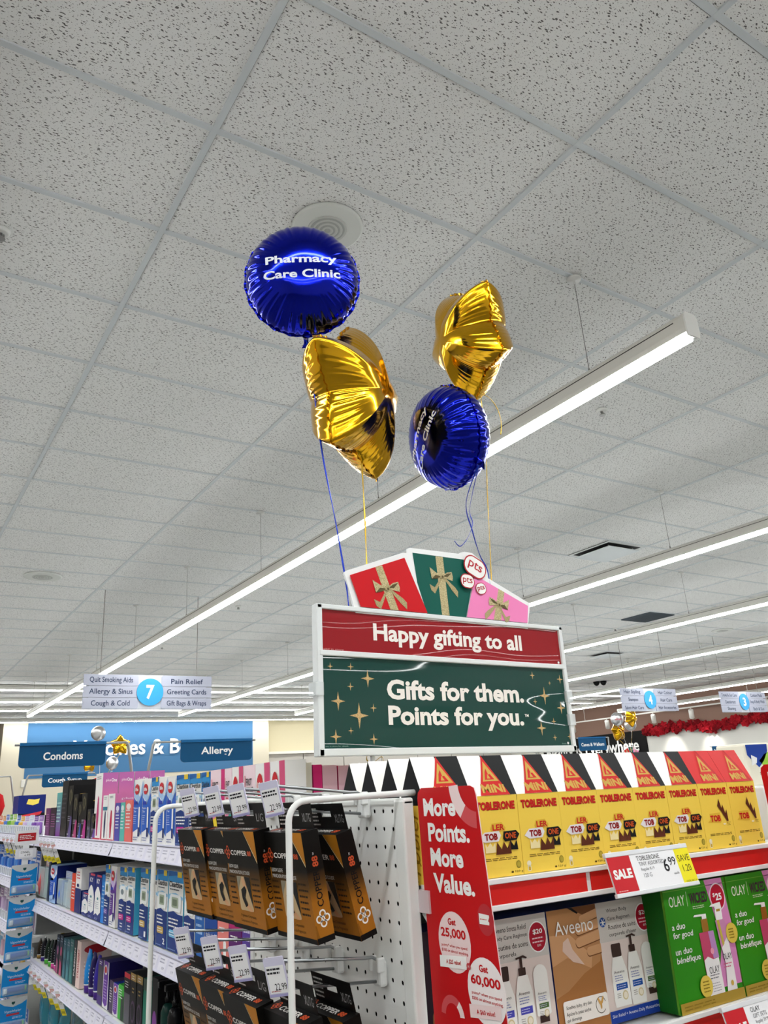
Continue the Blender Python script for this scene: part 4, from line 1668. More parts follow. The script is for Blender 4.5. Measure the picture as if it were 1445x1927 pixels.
    F.ell(.90 * W, H * .13, .040 * W, .034 * H, M('#b7a23a', 0.4), 2, 14)
    F.ell(.13 * W, H * .125, .05 * W, .035 * H, cream, 1, 10)
    F.rrect(.09 * W, H * .03, .17 * W, H * .10, .02 * W, cream, 1)
    F.rrect(.105 * W, H * .04, .155 * W, H * .085, .01 * W, M('#c9a636', 0.4), 2)
    F.text('120 g', .90 * W, H * .045, .17 * W, H * .035, M('#3a2a0c', 0.5), 1, res=1)
    F.ell(.75 * W, H * .045, .03 * W, .014 * H, M('#5a430f', 0.5), 1, 6)
    # left side script
    F = Face(mb, frame((-w, d, 0), (0, -1, 0), (0, 0, 1)), .0003)
    F.text('Tobler', TD * .5, H * .48, H * .82, TD * .48, M('#ad8420', 0.42), 1, rot=math.pi / 2, res=3, shear=.3)
    F.arc(TD * .55, H * .16, TD * .22, TD * .26, 0.5, 5.0, M('#ad8420', 0.42), 1, 14)
    return mb


SZ0 = 1.4200
proto = chocolate_mesh('tri').build('chocolate_box')
proto_red = chocolate_mesh('red').build('chocolate_box')
ordw = ['leftmost', 'second', 'third', 'fourth', 'fifth', 'sixth', 'seventh']
lefts = [.656, .741, .8265, .9115, .9965, 1.0815, 1.167, 1.2525, 1.338]
rr = random.Random(5)
for k, x in enumerate(lefts):
    if k < 7:
        o = proto if k == 0 else proto.copy()
        lab = f'yellow chocolate box with black and white roof, {ordw[k]} from the left in the front row'
    else:
        o = proto_red if k == 7 else proto_red.copy()
        lab = 'yellow chocolate box with all-red roof, ' + ('left one of the pair' if k == 7 else 'right one beside the red flag')
    if o.name not in COL.objects:
        COL.objects.link(o)
    o.location = (x + TW / 2, FY + .004 + TD / 2, SZ0)
    o.rotation_euler = (0, 0, 0)
    lean(o)
    tag(o, lab, 'box', 'chocolate boxes on the endcap')
for r in range(1, 4):
    o = proto.copy()
    COL.objects.link(o)
    o.location = (.656 + TW / 2, FY + .004 + TD / 2 + r * (TD + .0005), SZ0)
    tag(o, f'chocolate box with black gable behind the leftmost front box, {["", "second", "third", "fourth"][r]} row back', 'box', 'chocolate boxes on the endcap')


# ------------------------------------------------------------------ shelf signs on the endcap
def sale_sign(loc, rot, label, words, price, save):
    t = thing('sale_sign', label, 'sale sign', loc, rot)
    w, h = .190, .056
    T = frame((0, 0, 0), (1, 0, 0), (0, 0, 1))
    mb = MB()
    mb.box(-w / 2, 0, -h, w / 2, .0015, 0, paper)
    mb.bbox(-w / 2 - .001, -.002, -.004, w / 2 + .001, .004, .003, M('#dfe1e4', 0.3), .001)
    mb.bbox(-w / 2 - .001, -.002, -h - .003, w / 2 + .001, .004, -h + .003, M('#dfe1e4', 0.3), .001)
    mb.build('holder', t)
    mb = MB()
    F = Face(mb, T @ Matrix.Translation((-w / 2, -h, .0012)), .0002)
    F.rect(0, 0.001, w, h, paper, 0)
    F.rect(0, .002, .050, h - .003, M('#c8202a', 0.4), 1)
    F.text('SALE', .0255, h * .50, .040, .0135, WHITE, 2, bold=0.05)
    F.lines(.006, .004, .026, .0065, 1, M('#e9a0a0', 0.4), 2, .5, 0)
    if save:
        F.rect(w - .035, .002, w, h - .002, M('#f1e51f', 0.4), 1)
        F.text('SAVE', w - .0175, h * .68, .028, .0095, M('#3a3a1a', 0.5), 2, res=2)
        F.text(save, w - .0165, h * .42, .020, .0100, M('#3a3a1a', 0.5), 2, res=2)
        F.text('UNTIL DEC 26', w - .016, h * .08, .026, .0028, M('#6a6a20', 0.5), 2, res=1)
    for i, wd in enumerate(words):
        F.text(wd, .064 + (.002 * i), h * (.82 - .145 * i), None, .0066 if i == 0 else .0056, M('#2b2b30', 0.5) if i == 0 else M('#77777c', 0.5), 2, align='L', res=2)
    F.text(price[0], w - .063, h * .56, .0115, .0185, M('#1f1f24', 0.5), 2, bold=0.01)
    F.text(price[1], w - .047, h * .64, .0165, .0125, M('#1f1f24', 0.5), 2, bold=0.005)
    F.text('each', w - .045, h * .33, .012, .0036, M('#1f1f24', 0.5), 2, res=1)
    mb.build('price_card', t)
    mb = MB()
    mb.box(-.012, .003, -.010, .012, .026, -.004, M('#dcdde0', 0.3))
    mb.build('clip', t)


sale_sign((1.052, 0.888, 1.4295), (math.radians(-14), math.radians(0.6), 0), 'white and red sale sign priced 6.99 with yellow save corner, under the chocolate boxes',
          ['TOBLERONE', 'TINY ASSORTED', 'Regular 8.19', '120 G'], ('6', '99'), '1.20')
sale_sign((1.233, 0.868, 1.199), (math.radians(-14), math.radians(1.2), 0), 'white and red sale sign cut off by the bottom right corner',
          ['OLAY', 'GIFT SETS', 'Regular 29.99'], ('20', '00'), '5.00')


def points_flag(x, y0, label):
    """blade sign standing out from the shelf rail: flat card in the plane x = const, seen from -x"""
    t = thing('shelf_flag', label, 'sign', (x, y0, 1.40))
    Wf, Hf = .152, .345
    T = frame((0, 0, -.202), (0, -1, 0), (0, 0, 1))
    red = M('#c4161c', 0.38)
    mb = MB()
    mb.prism([(.004, 0), (.150, 0), (.152, .05), (.131, Hf - .012), (.128, Hf - .003), (.120, Hf), (.010, Hf), (.002, Hf - .006), (0, Hf - .014)], .0016, red, T, side=M('#e8c9c9', 0.4))
    F = Face(mb, T, .0003)
    pink, pale = M('#dba7a9', 0.4), M('#f0d9d9', 0.4)
    F.arc(.131, Hf + .004, .036, .056, math.pi * 1.02, math.pi * 1.28, pale, 1, 10)
    F.arc(.131, Hf + .004, .036, .056, math.pi * 1.28, math.pi * 1.48, M('#d2555a', 0.4), 1, 8)
    for s, x, y, w, h in (('More', .0136, .3195, .072, .0235), ('Points.', .0206, .2875, .090, .0240), ('More', .0222, .2565, .071, .0230), ('Value.', .0250, .2250, .0866, .0235)):
        F.text(s, x, y, w, h, WHITE, 1, bold=0.035, align='L')
    F.ell(.1275, .1890, .0155, .0178, M('#b8333a', 0.4), 1, 26)
    F.poly([(.1155, .1835), (.1340, .1835), (.1345, .1865), (.1325, .1880), (.1350, .1920), (.1350, .1945), (.1155, .1955)], WHITE, 2)
    F.lines(.1175, .1885, .1300, .1900, 1, red, 3, .6, 0)
    F.ell(.0602, .1574, .0335, .0352, pale, 1, 32)
    F.text('Get', .0580, .1805, .0165, .0080, red, 2, bold=0.03)
    F.text('25,000', .0590, .1665, .0520, .0125, red, 2, bold=0.03)
    F.text('points* when you spend', .0595, .1520, .0535, .0044, red, 2, bold=0.01, res=2)
    F.text('$100 on almost anything.', .0600, .1460, .0555, .0044, red, 2, bold=0.01, res=2)
    F.poly([(.0265, .1258), (.0820, .1292), (.0828, .1436), (.0270, .1392)], WHITE, 3)
    F.text('A $25 value!', .0560, .1340, .0310, .0058, red, 4, bold=0.02, res=2, rot=.05)
    F.ell(.0870, .1335, .0042, .0040, M('#c9474c', 0.4), 5, 12)
    F.text('OR', .0870, .1335, .0036, .0026, WHITE, 6, res=1)
    F.ell(.1170, .1100, .0360, .0368, M('#f4ecec', 0.4), 2, 32)
    F.text('Get', .1150, .1345, .0165, .0080, red, 3, bold=0.03)
    F.text('60,000', .1165, .1203, .0560, .0125, red, 3, bold=0.03)
    F.text('points* when you spend', .1165, .1060, .0560, .0044, red, 3, bold=0.01, res=2)
    F.text('$200 on almost anything.', .1170, .1000, .0580, .0044, red, 3, bold=0.01, res=2)
    F.poly([(.0822, .0780), (.1412, .0845), (.1414, .0985), (.0815, .0925)], pale, 4)
    F.text('A $60 value!', .1128, .0875, .0350, .0058, red, 5, bold=0.02, res=2, rot=.08)
    F.arc(.0450, .0720, .0150, .0240, .9, math.pi * .98, M('#d2555a', 0.4), 1, 10)
    F.arc(.0450, .0720, .0150, .0240, .10, .9, pale, 1, 8)
    mb.build('card', t)
    mb = MB()
    mb.box(-.003, -.014, -.016, .006, .010, .012, M('#e8d9dd', 0.2, alpha=0.7))
    mb.build('clip', t)
    return t


K = .650 / .672
fl = points_flag(.650, 0.958 * K, 'tall red shelf flag with white lettering about points, beside the perforated panel')
fl.scale = (K, K, K)
fl.location.z = 1.55 + (1.40 - 1.55) * K
fl2 = copy_thing(fl, (1.424, 0.905, fl.location.z), 'red shelf flag cut off by the right edge of the photo')

# ------------------------------------------------------------------ skin care gift boxes on the second shelf
B2 = 1.1955
AVY = 0.965


def bottle_print(F, cx, y0, w, h, kind, l, name, acc):
    body = M('#f0efea', 0.4)
    brown = M('#3d2c27', 0.45)
    if kind == 'tube':
        F.rrect(cx - w / 2, y0 + h * .12, cx + w / 2, y0 + h, (w * .1, w * .1, w * .48, w * .48), body, l)
        F.rect(cx - w * .32, y0, cx + w * .32, y0 + h * .12, brown, l)
    else:
        F.poly([(cx - w * .46, y0), (cx + w * .46, y0), (cx + w * .5, y0 + h * .1), (cx + w * .46, y0 + h * .5), (cx + w * .28, y0 + h * .72), (cx - w * .28, y0 + h * .72),
                (cx - w * .46, y0 + h * .5), (cx - w * .5, y0 + h * .1)], body, l)
        if kind == 'cap':
            F.rrect(cx - w * .28, y0 + h * .72, cx + w * .28, y0 + h * .92, w * .06, brown, l)
        else:
            F.rrect(cx - w * .20, y0 + h * .72, cx + w * .20, y0 + h * .82, w * .04, brown, l)
            F.rect(cx - w * .08, y0 + h * .82, cx + w * .06, y0 + h * .95, brown, l)
            F.poly([(cx - w * .30, y0 + h * .955), (cx + w * .14, y0 + h * .975), (cx + w * .36, y0 + h * .94), (cx + w * .30, y0 + h * .925), (cx + w * .1, y0 + h * .945), (cx - w * .28, y0 + h * .93)], brown, l)
    F.text(name, cx - w * .02, y0 + h * .50, w * .62, h * .042, M('#3a3330', 0.5), l + 1, res=2)
    F.lines(cx - w * .32, y0 + h * .36, cx + w * .25, y0 + h * .46, 3, M('#7d86b8', 0.5), l + 1, .35)
    F.rect(cx - w * .30, y0 + h * .24, cx + w * .36, y0 + h * .33, acc, l + 1)
    F.lines(cx - w * .26, y0 + h * .255, cx + w * .3, y0 + h * .315, 2, M('#c9cbe8', 0.5), l + 2, .3)
    F.ell(cx + w * .16, y0 + h * .15, w * .17, w * .17, M('#d7c79a', 0.5), l + 1, 14)
    F.ell(cx + w * .16, y0 + h * .15, w * .12, w * .12, M('#efe6d2', 0.5), l + 2, 14)
    F.lines(cx - w * .32, y0 + h * .12, cx - w * .05, y0 + h * .20, 3, M('#77726c', 0.5), l + 1, .3)


def skin_gift_box(x0, w, label, photo, title, acc, band):
    h, d = .164, .07
    mb = MB()
    navy = M('#1a2a6e', 0.35)
    mb.box(0, 0, 0, w, d, h, {'all': M('#26357c', 0.35), 'front': M('#ddd0c8', 0.4), 'top': navy})
    F = Face(mb, frame((0, 0, 0), (1, 0, 0), (0, 0, 1)), .0003)
    pw = w * .455
    wht = M('#f6f4f0', 0.4)
    if photo == 'shoulder':
        skin, dark, lite, mid = M('#b98657', 0.5), M('#7a4d2c', 0.5), M('#cf9d70', 0.5), M('#a8713f', 0.5)
        F.rect(0, 0, pw, h, mid, 1)
        F.poly([(0, h * .30), (pw * .25, h * .34), (pw * .6, h * .45), (pw * .95, h * .52), (pw, h * .62), (pw, h), (0, h)], skin, 2)
        F.poly([(0, h * .55), (pw * .3, h * .60), (pw * .75, h * .48), (pw * .8, h * .58), (pw * .4, h * .78), (0, h * .80)], lite, 3)
        F.poly([(pw * .4, h), (pw * .62, h * .95), (pw * .8, h * .9), (pw, h * .86), (pw, h)], dark, 3)
        F.poly([(pw * .42, h), (pw * .55, h * .955), (pw * .60, h * .94), (pw * .62, h * .95), (pw * .5, h)], M('#1c1615', 0.5), 4)
        for (ax, ay, bx, by, rr2) in ((.62, .88, 1.05, .93, .05), (.52, .80, 1.05, .84, .055), (.50, .70, 1.05, .745, .055), (.70, .615, 1.05, .63, .05)):
            dx, dy = (bx - ax) * pw, (by - ay) * h
            a = math.atan2(dy, dx)
            ln = math.hypot(dx, dy)
            pts = []
            for q in rrect(0, -rr2 * h * .72, ln, rr2 * h * .72, rr2 * h * .7):
                px, py = ax * pw + math.cos(a) * q[0] - math.sin(a) * q[1], ay * h + math.sin(a) * q[0] + math.cos(a) * q[1]
                pts.append((min(px, pw), min(py, h)))
            F.poly([(p[0], p[1] - .0016) for p in pts], dark, 4)
            F.poly(pts, lite, 5)
        F.poly([(pw * .25, h * .73), (pw * .36, h * .76), (pw * .42, h * .66), (pw * .62, h * .52), (pw * .40, h * .56), (pw * .22, h * .66)], M('#dcbfae', 0.3), 4)
        F.text('Aveeno', pw * .50, h * .845, pw * .78, h * .115, wht, 7)
    else:
        hair, skin, lite = M('#2a1d28', 0.5), M('#8f5c3c', 0.5), M('#b07a52', 0.5)
        F.rect(0, 0, pw, h, hair, 1)
        F.poly([(pw * .08, 0), (pw * .12, h * .4), (pw * .3, h * .62), (pw * .6, h * .68), (pw, h * .66), (pw, 0)], skin, 2)
        F.poly([(pw * .3, h * .05), (pw * .25, h * .3), (pw * .45, h * .42), (pw * .8, h * .40), (pw * .9, h * .1)], lite, 3)
        F.poly([(pw * .22, h * .545), (pw * .34, h * .60), (pw * .62, h * .59), (pw * .62, h * .575), (pw * .36, h * .575)], M('#1d1310', 0.5), 4)
        F.ell(pw * .46, h * .50, pw * .14, h * .018, M('#1d1310', 0.5), 4, 14)
        F.ell(pw * .46, h * .498, pw * .05, h * .012, M('#3b2418', 0.5), 5, 10)
        F.poly([(pw * .84, h * .46), (pw * .92, h * .26), (pw * .78, h * .24)], M('#7a4b30', 0.5), 4)
        F.text('Aveeno', pw * .56, h * .73, pw * .84, h * .13, wht, 7)
    if photo == 'shoulder':
        F.rrect(pw * .10, h * .09, pw * .985, h * .27, .004, M('#efe9e2', 0.4), 6)
        F.text('Soothes itchy, dry skin', pw * .40, h * .215, pw * .50, h * .036, M('#3d3a36', 0.5), 7, res=2)
        F.text('Apaise la peau sèche', pw * .38, h * .165, pw * .48, h * .036, M('#3d3a36', 0.5), 7, res=2)
        F.text('qui démange', pw * .28, h * .12, pw * .28, h * .034, M('#3d3a36', 0.5), 7, res=2)
        F.arc(pw * .83, h * .18, pw * .095, pw * .105, 0.3, 5.6, M('#6d675c', 0.5), 7, 20)
        for s in (-.03, .0, .035):
            F.ell(pw * (.83 + s), h * (.18 + abs(s)), pw * .018, h * .035, M('#d2a25a', 0.5), 8, 10, rot=-s * 14)
    # product panel
    F.rect(pw, 0, w, h, M('#dccdc6', 0.42), 1)
    F.poly([(pw, h * .66), (w, h * .66), (w, h), (pw, h)], M('#c9c4be', 0.42), 2)
    rw = w - pw
    for i, s in enumerate(title):
        F.text(s, pw + rw * .18, h * (.915 - .068 * i), min(rw * .034 * len(s), rw * .50), h * .042, M('#33302f', 0.5), 3, align='L', res=2)
    F.ell(pw + rw * .09, h * .83, rw * .055, rw * .055, M('#24509c', 0.4), 3, 16)
    for a in range(3):
        F.poly([(pw + rw * .09 + math.cos(a * 1.047 + q) * rw * .045, h * .83 + math.sin(a * 1.047 + q) * rw * .045) for q in (-.12, .12, math.pi - .12, math.pi + .12)], WHITE, 4)
    F.ell(w - rw * .16, h * .815, rw * .145, h * .125, WHITE, 3, 24)
    F.ell(w - rw * .16, h * .815, rw * .132, h * .115, M('#a8192f', 0.4), 4, 24)
    F.text('$20', w - rw * .155, h * .855, rw * .15, h * .045, WHITE, 5, bold=0.02, res=2)
    F.lines(w - rw * .25, h * .76, w - rw * .08, h * .82, 2, M('#e9c5cb', 0.4), 5, .35, 0)
    F.text('$35', w - rw * .15, h * .745, rw * .06, h * .02, WHITE, 5, res=1)
    bottle_print(F, pw + rw * .26, h * .12, rw * .30, h * .56, 'cap', 3, 'Aveeno', acc)
    bottle_print(F, pw + rw * .54, h * .11, rw * .27, h * .60, 'pump', 6, 'Aveeno', acc)
    bottle_print(F, pw + rw * .81, h * .16, rw * .22, h * .44, 'tube', 5, 'Aveeno', M('#4c6b33', 0.4))
    F.rect(pw, 0, w, h * .10, M('#1c3c94', 0.4), 4)
    F.text(band, pw + rw * .46, h * .055, rw * .86, h * .034, M('#dfe3f2', 0.4), 5, res=2)
    o = mb.build('skin_care_gift_box', loc=(x0, AVY, B2), rot=(math.radians(-1.5), 0, 0))
    lean(o)
    return tag(o, label, 'box', 'skin care gift boxes')


skin_gift_box(0.668, 0.231, 'skin care gift box with a face photo, half hidden behind the red flag', 'face', ['Aveeno Stress Relief', 'Body Care Regimen', 'Routine de soins', 'corporels'], M('#4a4ab0', 0.4), 'Stress Relief + Daily Moisturizing')
skin_gift_box(0.902, 0.231, 'skin care gift box with a shoulder and hand photo, left of the green box', 'shoulder', ['Winter Body', 'Care Regimen', 'Routine de soins', "corporels d'hiver"], M('#1f4f9e', 0.4), 'Skin Relief + Aveeno Daily Moisturizing')


def duo_box(x0, label):
    w, h, d = .164, .180, .075
    mb = MB()
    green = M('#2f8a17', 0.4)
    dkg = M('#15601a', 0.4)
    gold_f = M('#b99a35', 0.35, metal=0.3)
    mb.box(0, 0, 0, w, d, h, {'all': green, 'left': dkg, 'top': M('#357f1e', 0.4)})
    F = Face(mb, frame((0, d, 0), (0, -1, 0), (0, 0, 1)), .0003)
    F.rect(d - .004, 0, d, h, M('#5d9a2a', 0.4), 1)
    F = Face(mb, frame((0, 0, 0), (1, 0, 0), (0, 0, 1)), .0003)
    pk = M('#d689bd', 0.4)
    F.rect(0, h - .009, w, h - .008, M('#69a83c', 0.4), 1)
    F.poly([(w * .66, h), (w * .95, h), (w * 1.0, h * .6), (w, h * .12), (w * .62, h * .12), (w * .80, h * .5)], pk, 1)
    F.text('OLAY', w * .19, h * .865, w * .24, h * .085, M('#dfe6d2', 0.4), 2)
    F.rect(w * .345, h * .81, w * .350, h * .93, M('#cfdcba', 0.4), 2)
    F.text('WICKED', w * .53, h * .865, w * .28, h * .090, M('#3c1f33', 0.45), 2, bold=0.03)
    F.lines(w * .42, h * .775, w * .60, h * .805, 2, M('#cfdcba', 0.4), 2, .4, 0)
    F.ell(w * .835, h * .845, w * .125, h * .118, M('#f0dfe6', 0.4), 3, 26)
    F.ell(w * .835, h * .845, w * .113, h * .106, M('#b3122e', 0.4), 4, 26)
    F.text('25', w * .85, h * .845, w * .10, h * .060, WHITE, 5, bold=0.03)
    F.text('$', w * .775, h * .862, w * .035, h * .038, WHITE, 5, bold=0.02)
    for i, (s, wd) in enumerate((('a duo', .20), ('for good', .30), ('un duo', .25), ('bénéfique', .36))):
        F.text(s, w * .06, h * (.665 - .075 * i - (.045 if i > 1 else 0)), w * wd, h * (.050 if i % 2 == 0 else .062), WHITE, 2, align='L', bold=0.012, shear=.08)
    # lotion bottle, pink fading print with white lower half
    rose, lil, cream = M('#c14a6c', 0.35), M('#b98ac0', 0.35), M('#efecec', 0.35)
    bx = w * .56
    F.poly([(bx - w * .11, h * .58), (bx + w * .115, h * .58), (bx + w * .14, h * .08), (bx - w * .09, h * .08)], rose, 3)
    F.poly([(bx + w * .03, h * .58), (bx + w * .115, h * .58), (bx + w * .14, h * .36), (bx + w * .05, h * .36)], lil, 4)
    F.poly([(bx - w * .10, h * .36), (bx - w * .04, h * .385), (bx + w * .04, h * .355), (bx + w * .128, h * .36), (bx + w * .14, h * .08), (bx - w * .09, h * .08)], cream, 5)
    F.ell(bx + w * .045, h * .42, w * .028, h * .026, M('#e69ab0', 0.4), 5, 12)
    F.rect(bx - w * .05, h * .58, bx + w * .05, h * .685, M('#b8923d', 0.25, metal=0.6), 3)
    F.poly([(bx - w * .16, h * .715), (bx - w * .14, h * .73), (bx + w * .04, h * .725), (bx + w * .04, h * .685), (bx - w * .03, h * .685), (bx - w * .03, h * .71)], cream, 4)
    F.text('OLAY', bx + w * .03, h * .275, w * .16, h * .055, M('#4b4b50', 0.5), 6, res=2)
    F.lines(bx - w * .05, h * .20, bx + w * .10, h * .245, 2, M('#7d7d83', 0.5), 6, .35)
    F.lines(bx - w * .04, h * .10, bx + w * .11, h * .18, 4, M('#a6a6aa', 0.5), 6, .3)
    # body wash
    cx = w * .80
    F.poly([(cx - w * .075, h * .655), (cx + w * .075, h * .655), (cx + w * .10, h * .30), (cx + w * .10, h * .08), (cx - w * .06, h * .08), (cx - w * .02, h * .3)], cream, 6)
    F.poly([(cx - w * .075, h * .655), (cx + w * .075, h * .655), (cx + w * .085, h * .52), (cx - w * .05, h * .42)], M('#c98ab2', 0.35), 7)
    F.poly([(cx - w * .055, h * .655), (cx - w * .015, h * .655), (cx + w * .01, h * .46), (cx - w * .02, h * .44)], M('#c9b54e', 0.35), 8)
    F.rrect(cx - w * .055, h * .655, cx + w * .055, h * .745, .002, WHITE, 6)
    F.rect(cx - w * .03, h * .725, cx + w * .03, h * .745, gold_f, 7)
    F.poly([(cx - w * .13, h * .775), (cx - w * .10, h * .79), (cx + w * .05, h * .80), (cx + w * .06, h * .745), (cx - w * .05, h * .745), (cx - w * .05, h * .77)], WHITE, 7)
    F.text('OLAY', cx + w * .02, h * .355, w * .15, h * .050, M('#4b4b50', 0.5), 8, res=2)
    F.lines(cx - w * .06, h * .26, cx + w * .09, h * .31, 2, M('#d06a86', 0.5), 8, .35)
    F.ell(cx + w * .03, h * .14, w * .022, h * .022, M('#c9a84e', 0.5), 8, 12)
    F.ell(w * .955, h * .53, w * .095, h * .085, M('#dcc14f', 0.4), 9, 22)
    F.lines(w * .905, h * .48, w * 1.0 - .002, h * .575, 4, M('#8a7420', 0.5), 10, .35, .1)
    F.ell(w * .42, h * .165, w * .095, h * .085, M('#dcc14f', 0.4), 9, 22)
    F.lines(w * .37, h * .115, w * .47, h * .215, 4, M('#8a7420', 0.5), 10, .35, .1)
    F.rect(0, 0, w, h * .085, gold_f, 9)
    F.lines(w * .05, h * .02, w * .6, h * .065, 2, M('#8f7422', 0.5), 10, .35)
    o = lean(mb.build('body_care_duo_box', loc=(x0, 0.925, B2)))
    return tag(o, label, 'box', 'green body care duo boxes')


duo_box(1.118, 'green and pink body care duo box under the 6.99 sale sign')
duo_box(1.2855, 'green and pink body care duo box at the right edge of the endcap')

# ------------------------------------------------------------------ gondolas
gond_w = M('#e4e6e4', 0.4)
spine_m = M('#b9bcba', 0.5)
lav = M('#d9d8ea', 0.35)
GX = 0.680
SH_NEAR = [1.4365, 1.1985, 0.9815, 0.72, 0.42]
SH_FAR = [1.4365, 1.244, 1.055, 0.887, 0.62, 0.36]


def price_print(F, ln, w):
    """rows of small white shelf labels"""
    x = 0.01
    while x < ln - .05:
        F.rect(x, .003, x + .052, w - .003, M('#e2e1ee', 0.4), 1)
        F.lines(x + .004, w * .50, x + .040, w * .86, 2, M('#a9a9be', 0.5), 2, .4, .3)
        F.text('0.99', x + .036, w * .28, .016, .006, M('#7b7b92', 0.5), 2, res=1)
        x += .058 + random.random() * .02


def shelf_part(par, y0, y1, z, side=-1, printed=True, Xe=GX, deep=0.43):
    mb = MB()
    x1 = Xe + deep if side < 0 else Xe - deep
    mb.box(min(Xe, x1), y0, z - .022, max(Xe, x1), y1, z - .002, gond_w)
    s = rel(mb.build('shelf', par), par)
    mb = MB()
    if side < 0:
        mb.prism([(0, 0), (.0045, .002), (.0045, .004), (-.010, .004), (-.010, -.030), (.016, -.034), (.016, -.036), (0, -.036)][::1], y1 - y0, lav,
                 frame((Xe, y0, z), (-1, 0, 0), (0, 0, 1)) if False else frame((Xe, y1, z), (-1, 0, 0), (0, 0, 1)))
        if printed:
            a = Vector((.0160, -.0335))
            T = frame((Xe - .0135, y1, z - .034), (0, -1, 0), (.0115, 0, .034))
            mb.add([(0, 0, 0), (y1 - y0, 0, 0), (y1 - y0, .0355, 0), (0, .0355, 0)], [(0, 1, 2, 3)], lav, T)
            price_print(Face(mb, T, .0004), y1 - y0, .0355)
    else:
        mb.box(Xe, y0, z - .036, Xe + .006, y1, z + .004, lav)
    mb.build('price_channel', s)
    return s


gon = thing('gondola_shelving', 'white gondola shelving of the left aisle behind the endcap', 'shelving', (1.115, 5.0, 0))
mb = MB()
mb.box(1.10, 1.468, 0.0, 1.13, 15.6, 1.50, M('#303234', 0.6))  # dark grey stands in for the shade behind the shelved goods
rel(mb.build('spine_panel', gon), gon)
mb = MB()
mb.box(GX + .02, 1.468, 0.0, 1.55, 15.6, 0.15, gond_w)
rel(mb.build('base_deck', gon), gon)
for y in (1.482, 2.575, 3.772, 5.0, 6.2):
    mb = MB()
    mb.box(1.095, y - .012, 0, 1.135, y + .012, 1.50, M('#c9cbc9', 0.4))
    rel(mb.build('upright', gon), gon)
random.seed(11)
for z in SH_NEAR:
    for y0, y1 in ((1.468, 2.572), (2.577, 3.77)):
        shelf_part(gon, y0, y1, z, printed=z > .6)
for z in SH_FAR:
    shelf_part(gon, 3.777, 8.4, z, printed=z > 1.0)
    shelf_part(gon, 8.41, 15.6, z, printed=False)
for z in SH_NEAR:
    shelf_part(gon, 1.468, 15.6, z, side=1, Xe=1.55)
for k, x0 in enumerate((3.50, 6.32, 9.14, 11.96, 14.78)):
    yend = 15.8 if k < 4 else 12.8
    g = thing('gondola_shelving', ['white gondola shelving across the next aisle, hidden behind the chocolate boxes', 'white gondola shelving under the canes flag', 'white gondola shelving under the baby lotion flag',
                                   'white gondola shelving right of the aisle four sign', 'white gondola shelving farthest right'][k], 'shelving', (x0 + .435, 5.0, 0))
    mb = MB()
    mb.box(x0 + .42, 2.56, 0.0, x0 + .45, yend, 1.44, spine_m)
    rel(mb.build('spine_panel', g), g)
    mb = MB()
    mb.box(x0 + .02, 2.3, 0.0, x0 + .85, yend, 0.15, gond_w)
    mb.box(x0 + .0, 2.3, 0.0, x0 + .87, 2.33, 1.44, gond_w)
    rel(mb.build('base_deck', g), g)
    mb = MB()
    mb.box(x0 + .02, yend, 0.0, x0 + .85, yend + .026, 1.545, spine_m)
    rel(mb.build('end_panel', g), g)
    for z in (1.43, 1.1, 0.75, 0.4):
        shelf_part(g, 2.33, yend, z, side=1, Xe=x0 + .87)
        mb = MB()
        mb.box(x0, 2.33, z - .02, x0 + .43, yend, z, gond_w)
        rel(mb.build('shelf', g), g)

# ------------------------------------------------------------------ printed cartons of the left aisle
txt_w = M('#f4f4f4', 0.4)
txt_k = M('#26262b', 0.45)
LIFE_RED = M('#c8222e', 0.4)


def d_life(F, w, h, d, c1, c2, words='Pregnancy'):
    F.poly([(0, h * .72), (w * .5, h * .60), (w, h * .78), (w, h * .12), (w * .6, h * .22), (0, h * .16)], c1, 1)
    F.poly([(0, h * .98), (w * .3, h * .80), (w * .7, h * .72), (w, h * .98), (w, h * .80), (w * .55, h * .62), (0, h * .74)], c2, 2)
    F.ell(w * .36, h * .84, w * .27, h * .085, LIFE_RED, 3, 18)
    F.text('life', w * .36, h * .84, w * .36, h * .055, txt_w, 4, bold=.03, res=2)
    F.rrect(w * .06, h * .60, w * .5, h * .65, w * .06, M('#2b3fae', 0.4), 3)
    F.text(words, w * .30, h * .54, w * .50, h * .035, txt_w, 3, bold=.01, res=2)
    F.text('Test', w * .22, h * .49, w * .28, h * .03, txt_w, 3, bold=.01, res=2)
    F.lines(w * .06, h * .28, w * .42, h * .44, 5, M('#c9d4f0', 0.4), 3, .3)
    F.rrect(w * .66, h * .16, w * .82, h * .56, w * .07, txt_w, 4)
    F.rect(w * .66, h * .10, w * .82, h * .24, M('#1d2a6c', 0.4), 5)
    F.lines(w * .1, h * .03, w * .7, h * .10, 2, M('#5a679c', 0.5), 3, .35)


def d_lifepink(F, w, h, d):
    F.poly([(w * .62, h), (w, h), (w, 0), (w * .30, 0), (w * .66, h * .35)], M('#d3527e', 0.4), 1)
    F.poly([(0, h * .30), (w * .5, h * .42), (w * .75, h * .62), (w * .62, h * .3), (w * .3, 0), (0, 0)], M('#e48fae', 0.4), 2)
    F.ell(w * .34, h * .74, w * .21, h * .145, LIFE_RED, 3, 20)
    F.text('life', w * .34, h * .74, w * .27, h * .085, txt_w, 4, bold=.03, res=2)
    F.rrect(w * .04, h * .16, w * .48, h * .27, w * .06, M('#2b3fae', 0.4), 4)
    F.lines(w * .10, h * .185, w * .42, h * .25, 1, txt_w, 5, .4)


